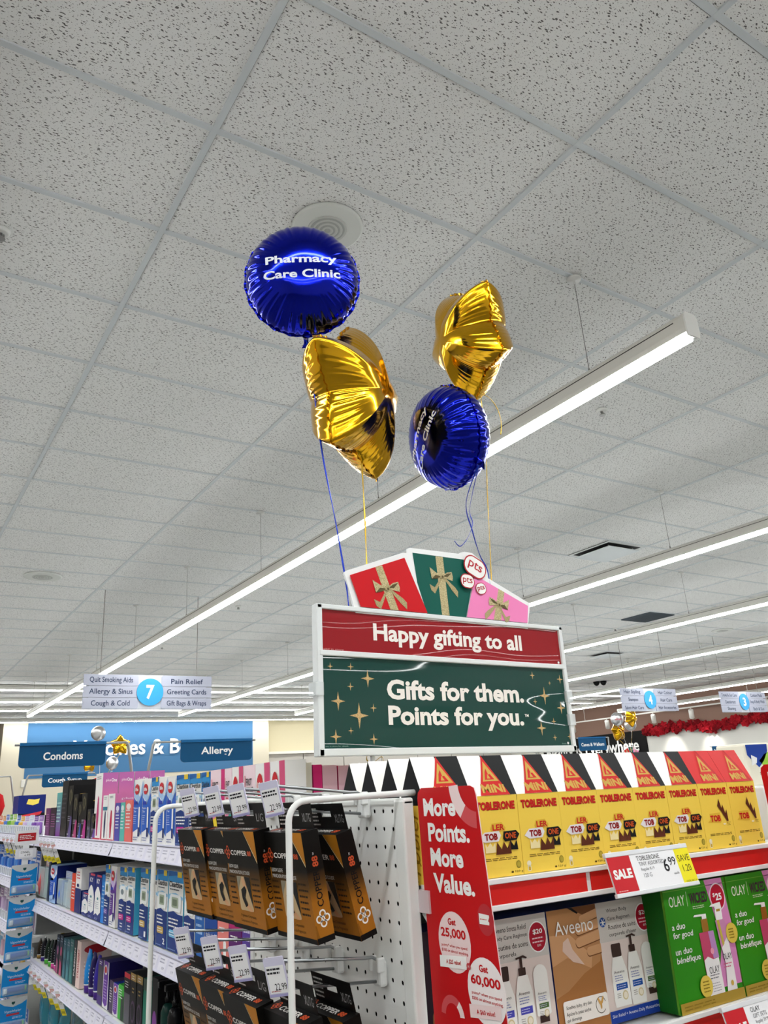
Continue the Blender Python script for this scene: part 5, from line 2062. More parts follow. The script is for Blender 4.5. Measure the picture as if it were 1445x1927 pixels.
def d_first(F, w, h, d, c):
    F.poly([(0, h * .40), (w * .45, h * .46), (w, h * .68), (w, 0), (0, 0)], M('#e27fa6', 0.4), 1)
    F.poly([(0, h * .34), (w * .5, h * .38), (w, h * .52), (w, 0), (0, 0)], c, 2)
    F.text('FIRST', w * .50, h * .80, w * .52, h * .085, txt_k, 3, bold=.02, res=2)
    F.text('RESPONSE', w * .55, h * .70, w * .66, h * .085, txt_k, 3, bold=.02, res=2)
    F.rect(w * .14, h * .64, w * .19, h * .88, M('#b5233f', 0.4), 3)
    F.lines(w * .25, h * .61, w * .6, h * .645, 1, M('#b5233f', 0.4), 3, .5)
    F.ell(w * .6, h * .16, w * .22, h * .07, M('#d23b6e', 0.4), 3, 14)


def d_clear(F, w, h, d, screen=True, badge='#c01f8a', num=None):
    lb, navy = M('#2f8fd0', 0.38), M('#15357c', 0.38)
    F.rect(0, h * .86, w, h, lb, 1)
    F.poly([(0, h * .93), (w, h * .97), (w, h), (0, h)], M('#1c5fa8', 0.38), 2)
    F.rect(w * .62, h * .93, w * .92, h, M('#e3c437', 0.4), 3)
    F.text('Clearblue', w * .50, h * .835, w * .90, h * .075, txt_k, 3, bold=.02, res=2)
    F.lines(w * .12, h * .755, w * .8, h * .785, 1, M('#5b6068', 0.5), 3, .5)
    F.poly([(0, h * .70), (w * .5, h * .73), (w, h * .69), (w, h * .66), (0, h * .64)], M('#8fc6ea', 0.38), 2)
    F.rrect(w * .12, h * .50, w * .90, h * .71, w * .10, M('#eef1f2', 0.35), 3)
    if screen:
        F.rrect(w * .26, h * .545, w * .72, h * .675, w * .04, M('#a3b09b', 0.3), 4)
        F.rect(w * .34, h * .57, w * .64, h * .65, M('#6f7d6a', 0.3), 5)
    else:
        F.ell(w * .45, h * .61, w * .2, h * .045, M('#7d8a92', 0.35), 4, 14)
    F.rect(0, 0, w, h * .47, navy, 2)
    F.poly([(0, h * .47), (w * .4, h * .50), (w, h * .44), (w, h * .40), (0, h * .40)], navy, 3)
    for i in range(3):
        F.lines(w * .08, h * (.385 - .045 * i), w * .80, h * (.415 - .045 * i), 1, txt_w, 4, .6, .4)
    F.rrect(w * .10, h * .175, w * .72, h * .265, w * .08, M(badge, 0.4), 4)
    F.lines(w * .16, h * .19, w * .64, h * .25, 2, txt_w, 5, .35)
    if num:
        F.text(num, w * .78, h * .09, w * .20, h * .075, txt_w, 5, bold=.02, res=2)
    else:
        F.lines(w * .3, h * .05, w * .7, h * .14, 2, txt_w, 4, .4)
    F.lines(w * .06, h * .015, w * .6, h * .04, 1, M('#8aa0d0', 0.5), 4, .5)


def d_slim(F, w, h, d, c):
    F.poly([(w * .5, h * .94), (w * .80, h * .86), (w * .86, h * .76), (w * .5, h * .60), (w * .2, h * .74), (w * .26, h * .88)], M('#6b6340', 0.3, metal=.4), 1)
    F.ell(w * .5, h * .78, w * .20, h * .10, M('#3b382c', 0.35), 2, 16)
    F.poly([(w * .25, 0), (w, 0), (w, h * .38), (w * .75, h * .42)], c, 1)
    F.lines(w * .2, h * .30, w * .7, h * .42, 3, M('#b8b4c4', 0.4), 2, .35)
    F.lines(w * .2, h * .04, w * .6, h * .08, 1, M('#d8d4e0', 0.4), 2, .5)


def d_toy(F, w, h, d, c, badge=None):
    F.lines(w * .2, h * .90, w * .8, h * .96, 2, M('#6a6a74', 0.45), 1, .4)
    F.poly([(w * .46, h * .66), (w * .62, h * .62), (w * .66, h * .38), (w * .58, h * .06), (w * .42, h * .05), (w * .34, h * .36)], c, 1)
    if badge:
        F.rect(w * .08, h * .66, w * .92, h * .74, M(badge, 0.4), 2)
    F.rect(0, 0, w, h * .025, M('#c8324f', 0.4), 2)


def d_plus_side(F, w, h):
    F.text('plus', w * .36, h * .88, w * .34, h * .055, M('#f0d3e2', 0.4), 1, bold=.01, res=2)
    F.text('One', w * .72, h * .885, w * .34, h * .055, txt_w, 1, bold=.02, res=2)
    F.lines(w * .2, h * .30, w * .7, h * .36, 2, M('#e8bcd0', 0.4), 1, .3)


def d_jelly(F, w, h, d):
    F.text('KY', w * .5, h * .86, w * .5, h * .10, txt_w, 2, bold=.03, res=2)
    F.rect(w * .3, h * .955, w, h, M('#e2506a', 0.4), 2)
    pts = [(0, h * .10), (w * .02, h * .60)] + [(w * (.1 + .08 * i), h * (.62 + .12 * math.sin(math.pi * i / 9))) for i in range(10)] + [(w * .95, h * .5), (w * .98, h * .2), (w * .6, h * .12), (w * .3, h * .16)]
    F.poly(pts, txt_w, 1)
    F.ell(w * .5, h * .48, w * .13, h * .03, M('#2f7f8f', 0.4), 2, 12)
    F.lines(w * .2, h * .25, w * .75, h * .42, 4, M('#9aa0b4', 0.45), 2, .3)
    F.lines(w * .1, h * .02, w * .7, h * .07, 2, M('#b9c3e8', 0.45), 2, .35)


def d_stripe(F, w, h, d, c, words=None, vert=True, badge=None):
    if words:
        F.text(words, w * .5, h * .52, h * .62, w * .42, c, 1, bold=.02, rot=math.pi / 2 if vert else 0, res=2)
    else:
        F.lines(w * .15, h * .3, w * .85, h * .8, 6, c, 1, .35)
    if badge:
        F.ell(w * .5, h * .85, w * .32, h * .075, M(badge, 0.4), 2, 16)


def d_purple(F, w, h, d):
    F.poly([(w * .1, h), (w * .9, h), (w * .9, h * .10), (w * .5, h * .04), (w * .1, h * .12)], M('#6a34a0', 0.4), 1)
    F.ell(w * .5, h * .82, w * .28, h * .11, txt_w, 2, 18)
    F.ell(w * .5, h * .82, w * .20, h * .075, LIFE_RED, 3, 18)
    F.lines(w * .25, h * .18, w * .78, h * .62, 7, M('#c5aee0', 0.4), 2, .35)


def carton(u0, u1, vt, z0, Xf, dep, base, label, design=None, side=None, cat='box', group=None, name='product_carton', lean=0.0, right=None, top=None, vm=None):
    vb = at((u0 + u1) / 2, vt, X=Xf)
    vmid = vm or (vt + 45)
    ya, yb = at(u1, vmid, X=Xf).y, at(u0, vmid, X=Xf).y
    z1 = at((u0 + u1) / 2, vt, X=Xf).z
    w, h = yb - ya - .0012, z1 - z0
    mb = MB()
    mb.box(0, -w / 2, 0, dep, w / 2, h, {'all': base, 'front': right or base, 'top': top or base})
    if design:
        design(Face(mb, frame((0, w / 2, 0), (0, -1, 0), (0, 0, 1)), .0005), w, h, dep)
    if side:
        side(Face(mb, frame((0, -w / 2, 0), (1, 0, 0), (0, 0, 1)), .0005), dep, h)
    o = mb.build(name, loc=(Xf, (ya + yb) / 2, z0), rot=(lean, 0, 0))
    return tag(o, label, cat, group)


Z1, Z2, Z3 = SH_NEAR[0] + .001, SH_NEAR[1] + .001, SH_NEAR[2] + .001
GT = 'cartons on the top shelf'
X1 = 0.706
blk = M('#100f11', 0.42)
white_c = M('#f1f0ef', 0.42)
blue_life = M('#2c62c4', 0.4)
lblue = M('#a8c8ee', 0.4)
violet_grad = gradient('Z', [(0, '#7a2f8f'), (1, '#5fb7ae')], 0.35, 0, .18)
pink_grad = gradient('Z', [(0, '#e88490'), (.55, '#dc7aa2'), (1, '#b768a6')], 0.38, 0, .19)
ss = lambda c: (lambda F, w, h, d: d_slim(F, w, h, d, M(c, 0.35)))
carton(84, 92, 1521, Z1, X1, .11, M('#6c2f68', 0.35), 'purple slim carton at the far end of the dark cartons, top shelf', lambda F, w, h, d: d_stripe(F, w, h, d, M('#c07fb4', .4)), group=GT)
carton(93, 104, 1520, Z1, X1, .11, M('#3a2a38', 0.35), 'dark plum carton beside the teal one, top shelf', lambda F, w, h, d: d_stripe(F, w, h, d, M('#a35f97', .4)), group=GT)
carton(105, 115, 1492, Z1, X1, .11, violet_grad, 'teal fading to purple slim carton, top shelf', lambda F, w, h, d: d_stripe(F, w, h, d, M('#bfe6df', .4)), group=GT)
gold_emb = lambda F, w, h: (F.ell(w * .3, h * .82, w * .12, h * .02, M('#a88a3c', .3, metal=.5), 1, 12), F.ell(w * .72, h * .82, w * .12, h * .02, M('#a88a3c', .3, metal=.5), 1, 12))
carton(116, 127, 1470, Z1, X1, .125, M('#1a191b', 0.4), 'tallest black carton of the dark group, top shelf', lambda F, w, h, d: d_stripe(F, w, h, d, M('#555058', .4)), gold_emb, group=GT)
carton(127.5, 136, 1479, Z1, X1, .125, blk, 'tall black carton with a gold oval, second in the dark group', ss('#5b4a86'), gold_emb, group=GT)
carton(136.5, 145, 1495, Z1, X1, .12, blk, 'black carton with pink foot beside the tall black ones', ss('#b43a78'), gold_emb, group=GT)
carton(145.5, 152, 1509, Z1, X1, .12, blk, 'short black carton with blue foot in the dark group', ss('#3f56a8'), gold_emb, group=GT)
carton(152.5, 162, 1493, Z1, X1, .12, blk, 'black carton with magenta foot, nearest tall one of the dark group', ss('#b5368c'), gold_emb, group=GT)
carton(162.5, 169, 1523, Z1, X1, .10, M('#2b2b33', 0.35), 'small grey-black carton in front of the dark group', ss('#55506e'), group=GT)
carton(169.5, 178, 1531, Z1, X1, .10, M('#1d1c2c', 0.35), 'small navy-black carton next to the tall white one', ss('#6a4aa0'), group=GT)
carton(179, 192, 1456, Z1, X1, .052, white_c, 'tall white carton with a pink wand picture, front of the pink row', lambda F, w, h, d: d_toy(F, w, h, d, M('#c23a78', .4)), d_plus_side, right=pink_grad, group=GT)
yy = at(192, 1500, X=X1).y
for k, nm in enumerate(('second', 'third', 'last')):
    mb = MB()
    z1 = at(186, 1456, X=X1).z - Z1
    mb.box(0, 0, 0, .051, .06, z1, {'all': white_c, 'front': pink_grad, 'top': M('#a8569a', .4)})
    d_plus_side(Face(mb, frame((0, 0, 0), (1, 0, 0), (0, 0, 1)), .0005), .051, z1)
    tag(mb.build('product_carton', loc=(X1 + .0535 * (k + 1), yy, Z1)), f'pink carton behind the tall white one, {nm} in that row', 'box', GT)
carton(192.5, 202, 1497, Z1, X1, .05, white_c, 'short white carton with a navy wand picture and teal band', lambda F, w, h, d: d_toy(F, w, h, d, M('#2b2f5e', .4), '#2f7f9a'), right=pink_grad, group=GT)
carton(202.5, 215, 1494, Z1, X1, .11, white_c, 'short white carton with a crimson picture', lambda F, w, h, d: d_toy(F, w, h, d, M('#c21f4a', .4)), d_plus_side, right=pink_grad, group=GT)
carton(215.5, 225, 1511, Z1, X1, .06, M('#4d4aa6', 0.38), 'short violet-blue carton between the white and teal ones', lambda F, w, h, d: d_stripe(F, w, h, d, txt_w, badge='#e8e4f2'), group=GT)
carton(225.5, 234, 1510, Z1, X1, .06, M('#58b9ae', 0.38), 'short teal carton beside the coral one', lambda F, w, h, d: d_stripe(F, w, h, d, txt_w, badge='#e4f0ee'), group=GT)
carton(234.5, 248, 1506, Z1, X1, .06, M('#e2706b', 0.38), 'short coral carton beside the blue test boxes', lambda F, w, h, d: d_stripe(F, w, h, d, txt_w, badge='#f6e4e2'), right=M('#d9645f', .4), group=GT)
life = lambda F, w, h, d: d_life(F, w, h, d, blue_life, lblue)
carton(252, 268, 1467, Z1, X1, .10, white_c, 'blue and white test box, first from the left, top shelf', life, group=GT)
carton(268.5, 284, 1466, Z1, X1, .10, white_c, 'blue and white test box, second from the left, top shelf', life, group=GT)
clr = lambda **k: (lambda F, w, h, d: d_clear(F, w, h, d, **k))
carton(285, 298, 1463, Z1, X1, .10, white_c, 'white and sky blue test box between two pairs of blue ones, top shelf', clr(), group=GT)
carton(298.5, 314, 1463, Z1, X1, .10, white_c, 'blue and white test box left of the second wire post, top shelf', life, group=GT)
carton(314.5, 331, 1461, Z1, X1, .10, white_c, 'blue and white test box right of its twin, above the first ticket', life, group=GT)
carton(332, 356, 1458, Z1, X1, .10, white_c, 'sky blue test box with yellow corner, behind the first price ticket', clr(), group=GT, right=M('#2f8fd0', .4))
carton(357, 379, 1456, Z1, X1, .10, white_c, 'sky blue test box with yellow corner, second behind the tickets', clr(), group=GT, right=M('#2f8fd0', .4))
carton(380, 395, 1453, Z1, X1, .10, M('#2f7fc4', .4), 'sky blue test box beside the pink and yellow one', clr(screen=False), group=GT)
fr = lambda c: (lambda F, w, h, d: d_first(F, w, h, d, M(c, .4)))
carton(396, 416, 1449, Z1, X1, .10, M('#f4dbe4', .42), 'pink and white test box with yellow foot, left one', fr('#ecd02f'), right=M('#d23b7a', .4), group=GT)
carton(416.5, 422, 1448, Z1, X1, .10, M('#d22f78', .4), 'narrow magenta carton between the pink test boxes', group=GT)
carton(422.5, 436, 1446, Z1, X1, .10, M('#f4dbe4', .42), 'pink and white test box with teal foot', fr('#2fa392'), group=GT)
carton(436.5, 458, 1443, Z1, X1, .10, white_c, 'white and pink box with a red oval, left of three', lambda F, w, h, d: d_lifepink(F, w, h, d), group=GT)
carton(458.5, 480, 1440, Z1, X1, .10, M('#f4dbe4', .42), 'pink and white test box with yellow foot, right one', fr('#ecd02f'), group=GT)
carton(480.5, 508.5, 1436, Z1, X1, .06, white_c, 'white and pink box with a red oval, middle of three', lambda F, w, h, d: d_lifepink(F, w, h, d), group=GT)
carton(509, 537, 1432, Z1, X1, .046, white_c, 'white and pink box with a red oval, nearest of three', lambda F, w, h, d: d_lifepink(F, w, h, d), group=GT)
for x, wd, zt, col, fr_c, lab in ((.757, .016, 1.603, '#dcd5c4', '#c9c1ae', 'narrow beige carton behind the nearest white box'),
                                  (.776, .020, 1.598, '#d0276e', '#d0276e', 'narrow magenta carton left of the two rose ones'),
                                  (.797, .034, 1.596, '#e0b3bc', '#c8285e', 'rose carton, left of the pair on the top shelf'),
                                  (.834, .040, 1.594, '#e0b3bc', '#c8285e', 'rose carton, right of the pair on the top shelf')):
    mb = MB()
    mb.box(0, 0, 0, wd, .085, zt - Z1, {'all': M(fr_c, .42), 'front': M(col, .42), 'top': M('#e6dcd8', .42)})
    tag(mb.build('product_carton', loc=(x, 1.466, Z1)), lab, 'box', GT)
mb = MB()
mb.box(0, 0, 0, .05, .06, .125, M('#2344a8', .4))
tag(mb.build('product_carton', loc=(.905, 1.50, Z1)), 'blue carton right of the rose pair, top shelf', 'box', GT)

# second shelf
G2 = 'cartons on the second shelf'
X2 = 0.704
clearp = M('#cfe0e4', 0.12, alpha=0.55)


def blister(u0, u1, vt, z0, Xf, back, prod, label, group, thin=.03):
    """clear blister: printed card, product inside, clear shell"""
    ya, yb = at(u1, vt + 45, X=Xf).y, at(u0, vt + 45, X=Xf).y
    z1 = at((u0 + u1) / 2, vt, X=Xf).z
    w, h = yb - ya - .002, z1 - z0
    t = thing('blister_pack', label, 'blister pack', (Xf, (ya + yb) / 2, z0), group=group)
    mb = MB()
    mb.box(thin, -w / 2, 0, thin + .004, w / 2, h, back)
    F = Face(mb, frame((thin, w / 2, 0), (0, -1, 0), (0, 0, 1)), .0005)
    F.lines(w * .1, h * .82, w * .9, h * .96, 3, txt_w, 1, .4)
    mb.build('card', t)
    mb = MB()
    mb.tube([(thin * .55, 0, h * .08), (thin * .55, w * .05, h * .35), (thin * .55, 0, h * .74)], [w * .14, w * .2, w * .1], prod, 8)
    mb.build('item', t)
    mb = MB()
    mb.bbox(0, -w * .42, h * .03, thin - .001, w * .42, h * .80, clearp, .004)
    mb.build('clear_shell', t)
    return t


blister(70, 82, 1616, Z2, X2, M('#d9b8b8', .4), M('#c2585c', .4), 'clear blister pack with a reddish item at the far end, second shelf', G2)
blister(82.5, 89, 1616, Z2, X2, M('#bfe0c4', .4), M('#3fae4a', .4), 'clear blister pack with a green item, second shelf', G2)
carton(89.5, 93, 1622, Z2, X2, .1, M('#20304c', .4), 'thin navy carton beside the far blister packs, second shelf', group=G2)
carton(93.5, 105.5, 1628, Z2, X2, .11, lblue, 'tall pale blue carton with red oval, second shelf', lambda F, w, h, d: d_life(F, w, h, d, M('#1f5ac8', .4), txt_w), right=M('#14246c', .4), group=G2)
blister(106, 117.5, 1641, Z2, X2, M('#c3cdf0', .4), M('#3d6fd0', .4), 'clear blister pack with a blue item, second shelf', G2)
blister(118, 124.5, 1648, Z2, X2, M('#2f57b0', .4), M('#e8e8ea', .4), 'blue-backed blister pack with white item, second shelf', G2)
blister(125, 133, 1641, Z2, X2, M('#e6dccf', .4), M('#e87a2e', .4), 'clear blister pack with an orange item, second shelf', G2)
carton(133.5, 141, 1643, Z2, X2, .1, M('#d8431f', .4), 'orange-red slim carton, second shelf', lambda F, w, h, d: d_stripe(F, w, h, d, txt_w), group=G2)
carton(141.5, 152, 1634, Z2, X2, .1, white_c, 'white topped navy carton, second shelf', lambda F, w, h, d: (F.rect(0, 0, w, h * .55, M('#1d2c6e', .4), 1), F.ell(w * .5, h * .62, w * .35, h * .06, txt_w, 2), F.ell(w * .5, h * .62, w * .22, h * .04, M('#1d2c6e', .4), 3), F.lines(w * .2, h * .75, w * .8, h * .95, 3, M('#c8324f', .4), 2, .4)), lambda F, w, h: F.rect(0, 0, w, h * .52, M('#1d2c6e', .4), 1), group=G2)
carton(152.5, 165, 1679, Z2, X2, .08, M('#1b2a78', .4), 'short navy carton with a white wave, second shelf', lambda F, w, h, d: d_jelly(F, w, h, d), group=G2)
carton(165.5, 177.5, 1643, Z2, X2, .08, M('#1b2a78', .4), 'tall navy carton with a white wave, left of two', lambda F, w, h, d: d_jelly(F, w, h, d), group=G2)
carton(178, 190, 1646, Z2, X2, .08, M('#1b2a78', .4), 'tall navy carton with a white wave, right of two', lambda F, w, h, d: d_jelly(F, w, h, d), group=G2)
carton(190.5, 197, 1646, Z2, X2, .08, M('#1f7cd0', .4), 'bright blue slim carton, second shelf', lambda F, w, h, d: d_stripe(F, w, h, d, lblue), group=G2)
carton(197.5, 207.5, 1627, Z2, X2, .1, white_c, 'sky blue test box beside the purple one, second shelf', clr(badge='#7a5ab0'), group=G2)
carton(208, 219, 1630, Z2, X2, .1, white_c, 'purple and white test box with red oval, second shelf', lambda F, w, h, d: d_life(F, w, h, d, M('#5d2f8c', .4), M('#cdb7e6', .4), 'Ovulation'), right=M('#e6e3df', .42), group=G2)
carton(225, 239, 1632, Z2, X2, .1, white_c, 'test box with a round grey window, second shelf', clr(screen=False), group=G2)
carton(239.5, 254, 1632, Z2, X2, .1, white_c, 'test box with magenta badge beside the round-window one', clr(), right=M('#3f9fc4', .4), group=G2)
carton(264, 280, 1634, Z2, X2, .1, white_c, 'test box with gold badge left of the wire post, second shelf', clr(badge='#c9a85a', num='1'), right=M('#58b4d0', .4), group=G2)
carton(282, 296, 1636, Z2, X2, .1, white_c, 'test box with gold badge behind the wire post, second shelf', clr(badge='#c9a85a', num='1'), group=G2)
carton(296.5, 316, 1637, Z2, X2, .1, white_c, 'test box numbered two right of the wire post', clr(badge='#c9a85a', num='2'), right=M('#7fc4e2', .4), group=G2)
carton(317.5, 345, 1640, Z2, X2, .1, white_c, 'test box with sky blue badge beside the sleeve boxes', clr(badge='#79bfe6', num='6'), right=M('#58b4d0', .4), group=G2)
carton(346, 366, 1644, Z2, X2, .1, white_c, 'test box partly hidden behind the far sleeve box', clr(badge='#79bfe6', num='6'), group=G2, vm=1745)
carton(367, 384, 1650, Z2, X2, .1, M('#2160ae', .4), 'mid-blue carton under the sleeve boxes', lambda F, w, h, d: d_stripe(F, w, h, d, lblue), right=white_c, group=G2, vm=1750)
carton(385, 408, 1655, Z2, X2, .1, M('#1b4a9c', .4), 'blue double check test box under the sleeve boxes', lambda F, w, h, d: (F.text('double check', w * .5, h * .36, w * .8, h * .05, txt_w, 1, res=2), F.text('& date', w * .36, h * .28, w * .5, h * .05, txt_w, 1, res=2)), group=G2, vm=1760)
carton(409, 430, 1660, Z2, X2, .1, M('#e8857f', .4), 'coral carton under the sleeve boxes', lambda F, w, h, d: (F.lines(w * .15, h * .42, w * .7, h * .5, 2, txt_w, 1, .4), F.rrect(w * .55, h * .05, w * .8, h * .35, w * .1, txt_w, 1)), group=G2, vm=1770)
carton(430.5, 455, 1662, Z2, X2, .1, M('#b01f6c', .4), 'magenta carton under the sleeve boxes', lambda F, w, h, d: (F.rect(0, h * .3, w, h * .5, M('#5c1f6c', .4), 1), F.lines(w * .15, h * .36, w * .8, h * .44, 2, txt_w, 2, .4)), group=G2, vm=1780)
carton(455.5, 475, 1665, Z2, X2, .1, M('#5a3f9c', .4), 'violet carton at the edge of the perforated panel', lambda F, w, h, d: d_stripe(F, w, h, d, M('#d8cdf0', .4)), group=G2, vm=1790)

# third shelf
G3 = 'products on the third shelf'
X3 = 0.704


def tube_up(u, vt, z0, r, body, cap, label, lean=0.0, neck=False):
    p = at(u, vt + 50, X=X3)
    z1 = at(u, vt, X=X3).z
    h = z1 - z0
    t = thing('standing_tube', label, 'tube', (X3 + r, p.y, z0), (lean, 0, 0), group=G3)
    mb = MB()
    n = 14
    vs, fs = [], []
    for (f, rx, ry) in ((.20, r, r), (.5, r, r * .95), (.8, r * .6, r * 1.08), (1.0, .0015, r * 1.15)):
        for k in range(n):
            a = 2 * math.pi * k / n
            vs.append((rx * math.cos(a), ry * math.sin(a), h * f))
    for i in range(3):
        for k in range(n):
            fs.append((i * n + k, i * n + (k + 1) % n, i * n + n + (k + 1) % n, i * n + n + k))
    fs.append(tuple(reversed(range(n))))
    fs.append(tuple(range(3 * n, 4 * n)))
    mb.add(vs, fs, body, smooth=True)
    F = Face(mb, frame((-r - .0004, r * .6, h * .25), (0, -1, 0), (0, 0, 1)), .0004)
    F.lines(r * .35, h * .05, r * .85, h * .5, 5, txt_w, 1, .35)
    mb.build('tube_body', t)
    mb = MB()
    mb.lathe([(r * .9, 0), (r * .95, h * .17)], cap, 14)
    mb.build('cap', t)
    mb = MB()
    mb.lathe([(r * .97, h * .17), (r * .97, h * .20)], txt_w, 14)
    mb.build('collar', t)
    return t


tube_up(68, 1764, Z3, .011, M('#2b2318', .35), M('#8a6a2c', .3, metal=.5), 'dark bottle with golden print at the far end, third shelf')
tube_up(75.5, 1762, Z3, .013, M('#17151c', .35), M('#3a2a78', .35), 'black tube standing on a violet cap, third shelf')
tube_up(82.5, 1765, Z3, .012, M('#16241a', .35), M('#4aa83a', .35), 'black tube with green cap, left of two')
tube_up(89.5, 1767, Z3, .012, M('#16241a', .35), M('#4aa83a', .35), 'black tube with green cap, right of two')
tube_up(95, 1768, Z3, .010, M('#1a1a1e', .35), M('#c84a94', .35), 'black tube with pink cap, left of two')
tube_up(101, 1770, Z3, .010, M('#2a2438', .35), M('#c84a94', .35), 'black tube with pink cap, right of two')
dk = lambda c: (lambda F, w, h, d: (F.poly([(w * .2, 0), (w * .9, 0), (w * .8, h * .3), (w * .3, h * .4)], M(c, .35), 1), F.lines(w * .2, h * .82, w * .9, h * .95, 2, M('#9aa0ac', .4), 1, .4), F.ell(w * .55, h * .6, w * .22, h * .12, M(c, .3), 1, 12)))
carton(105, 110.5, 1758, Z3, X3, .1, blk, 'black carton with pink print, far one, third shelf', dk('#a8527a'), group=G3)
carton(111, 117, 1759, Z3, X3, .1, M('#1a1c24', .35), 'black carton with red flower print, third shelf', dk('#c0466e'), group=G3)
carton(117.5, 123.5, 1764, Z3, X3, .1, M('#28505c', .35), 'dark teal carton, left of the three teal ones', dk('#3a7684'), group=G3)
carton(124, 130, 1766, Z3, X3, .1, M('#2c5c68', .35), 'dark teal carton, middle of the three teal ones', dk('#4a8a94'), group=G3)
carton(130.5, 137, 1766, Z3, X3, .1, M('#2f6a68', .35), 'green teal carton, right of the three teal ones', dk('#3f8480'), group=G3)
carton(137.5, 143, 1768, Z3, X3, .1, M('#23201f', .35), 'black carton with white vertical lettering, third shelf', lambda F, w, h, d: d_stripe(F, w, h, d, txt_w, 'PASSION'), group=G3)
carton(143.5, 151, 1770, Z3, X3, .1, M('#ecd3cc', .4), 'cream carton with red vertical lettering, third shelf', lambda F, w, h, d: d_stripe(F, w, h, d, M('#b02a34', .4), 'STRAWBERRY'), lambda F, w, h: F.ell(w * .5, h * .82, w * .4, h * .1, M('#b02a34', .4), 1, 16), group=G3)
tube_up(158.5, 1786, Z3, .016, M('#2a8fe0', .3), M('#4a2a80', .35), 'bright blue tube on a purple cap, third shelf')
tube_up(167, 1792, Z3, .016, M('#2a1f5c', .3), M('#43247a', .35), 'dark violet tube on a purple cap, middle of three')
tube_up(176, 1797, Z3, .016, M('#3b2f9a', .3), M('#43247a', .35), 'violet tube on a purple cap, right of three')
carton(183.5, 193, 1804, Z3, X3, .1, M('#4a4550', .4), 'grey and violet carton beside the tubes, third shelf', lambda F, w, h, d: (F.rect(0, 0, w, h * .2, M('#43247a', .4), 1), F.rect(0, h * .86, w, h, M('#43247a', .4), 1), F.lines(w * .3, h * .88, w * .8, h * .97, 2, txt_w, 2, .4)), group=G3)
carton(193.5, 204, 1808, Z3, X3, .1, white_c, 'purple and white carton with red oval, taller one', lambda F, w, h, d: d_purple(F, w, h, d), right=M('#241d5c', .4), top=M('#2c2470', .4), group=G3)
carton(204.5, 211, 1844, Z3, X3, .09, M('#4a3a58', .4), 'small dark violet carton, third shelf', lambda F, w, h, d: d_stripe(F, w, h, d, txt_w), group=G3)
carton(211.5, 221, 1850, Z3, X3, .09, white_c, 'purple and white carton with red oval, shorter one', lambda F, w, h, d: d_purple(F, w, h, d), top=M('#2038a0', .4), group=G3)
carton(221.5, 232, 1853, Z3, X3, .09, M('#3fae3a', .4), 'bright green carton, third shelf', lambda F, w, h, d: (F.rect(w * .5, 0, w, h * .7, M('#2a3a2c', .4), 1), F.lines(w * .15, h * .6, w * .8, h * .9, 4, txt_w, 2, .4)), group=G3)
carton(233, 244, 1830, Z3, X3, .1, M('#55535a', .4), 'grey carton with a red top, third shelf', lambda F, w, h, d: (F.rect(0, h * .9, w, h, M('#c83040', .4), 1), F.rect(0, h * .6, w, h * .9, blk, 1), F.lines(w * .2, h * .7, w * .8, h * .85, 3, txt_w, 2, .3)), group=G3)
gold_t = M('#b8923c', .3, metal=.6)
goldtop = lambda F, w, h, d: (F.rect(0, h * .86, w, h, gold_t, 1), F.lines(w * .25, h * .88, w * .75, h * .97, 2, txt_w, 2, .3), F.ell(w * .5, h * .3, w * .38, h * .2, M('#4a2f50', .35), 1, 16), F.ell(w * .5, h * .3, w * .28, h * .15, blk, 2, 16), F.lines(w * .3, h * .62, w * .7, h * .75, 2, gold_t, 1, .4))
carton(245, 256, 1831, Z3, X3, .1, blk, 'black carton with gold top, left of two', goldtop, group=G3)
carton(257, 268, 1836, Z3, X3, .1, blk, 'black carton with gold top, right of two', goldtop, group=G3)
carton(269, 279, 1842, Z3, X3, .1, M('#12705c', .4), 'deep green carton behind the wire post, third shelf', lambda F, w, h, d: F.rect(0, h * .8, w, h, M('#3a4a40', .4), 1), group=G3)
carton(286, 297, 1840, Z3, X3, .1, blk, 'black carton with violet ring right of the wire post', lambda F, w, h, d: F.ell(w * .5, h * .3, w * .38, h * .2, M('#7a3a8c', .35), 1, 16), group=G3)


def pump_bottle(u, vt, z0, r, body, label):
    p = at(u, vt + 50, X=X3)
    h = at(u, vt, X=X3).z - z0
    t = thing('pump_bottle', label, 'bottle', (X3 + r, p.y, z0), group=G3)
    mb = MB()
    mb.lathe([(r * .9, 0), (r, h * .03), (r, h * .52), (r * .75, h * .62), (r * .4, h * .66)], body, 16)
    mb.build('bottle_body', t)
    mb = MB()
    mb.lathe([(r * .45, h * .66), (r * .45, h * .74), (r * .25, h * .76), (r * .25, h * .9)], M('#0e0e10', .2), 12)
    mb.bbox(-r * 1.5, -r * .4, h * .9, r * .5, r * .4, h, M('#0e0e10', .15), .002)
    mb.build('pump_head', t)


pump_bottle(303, 1845, Z3, .017, M('#14342f', .2), 'black pump bottle with dark green body, left of two')
pump_bottle(316, 1852, Z3, .018, M('#101013', .2), 'black pump bottle beside the lower sleeve boxes, right of two')
for k, (u, v) in enumerate(((88, 1752), (94, 1754), (103, 1753), (118, 1756))):
    p = at(u, v, X=.80)
    t = thing('foil_top_bottle', f'bottle with a crumpled gold foil cap on the third shelf, {["leftmost", "second", "third", "rightmost"][k]} of four', 'bottle', (.80, p.y, Z3), group=G3)
    h = p.z - Z3
    mb = MB()
    mb.lathe([(.016, 0), (.017, h * .7), (.009, h * .82)], M('#2b2a1c', .3), 12)
    mb.build('bottle_body', t)
    mb = MB()
    mb.lathe([(.011, h * .8), (.017, h * .9), (.012, h * .96), (.006, h)], M('#b8952c', .3, metal=.6), 9, smooth=False)
    mb.build('foil_cap', t)

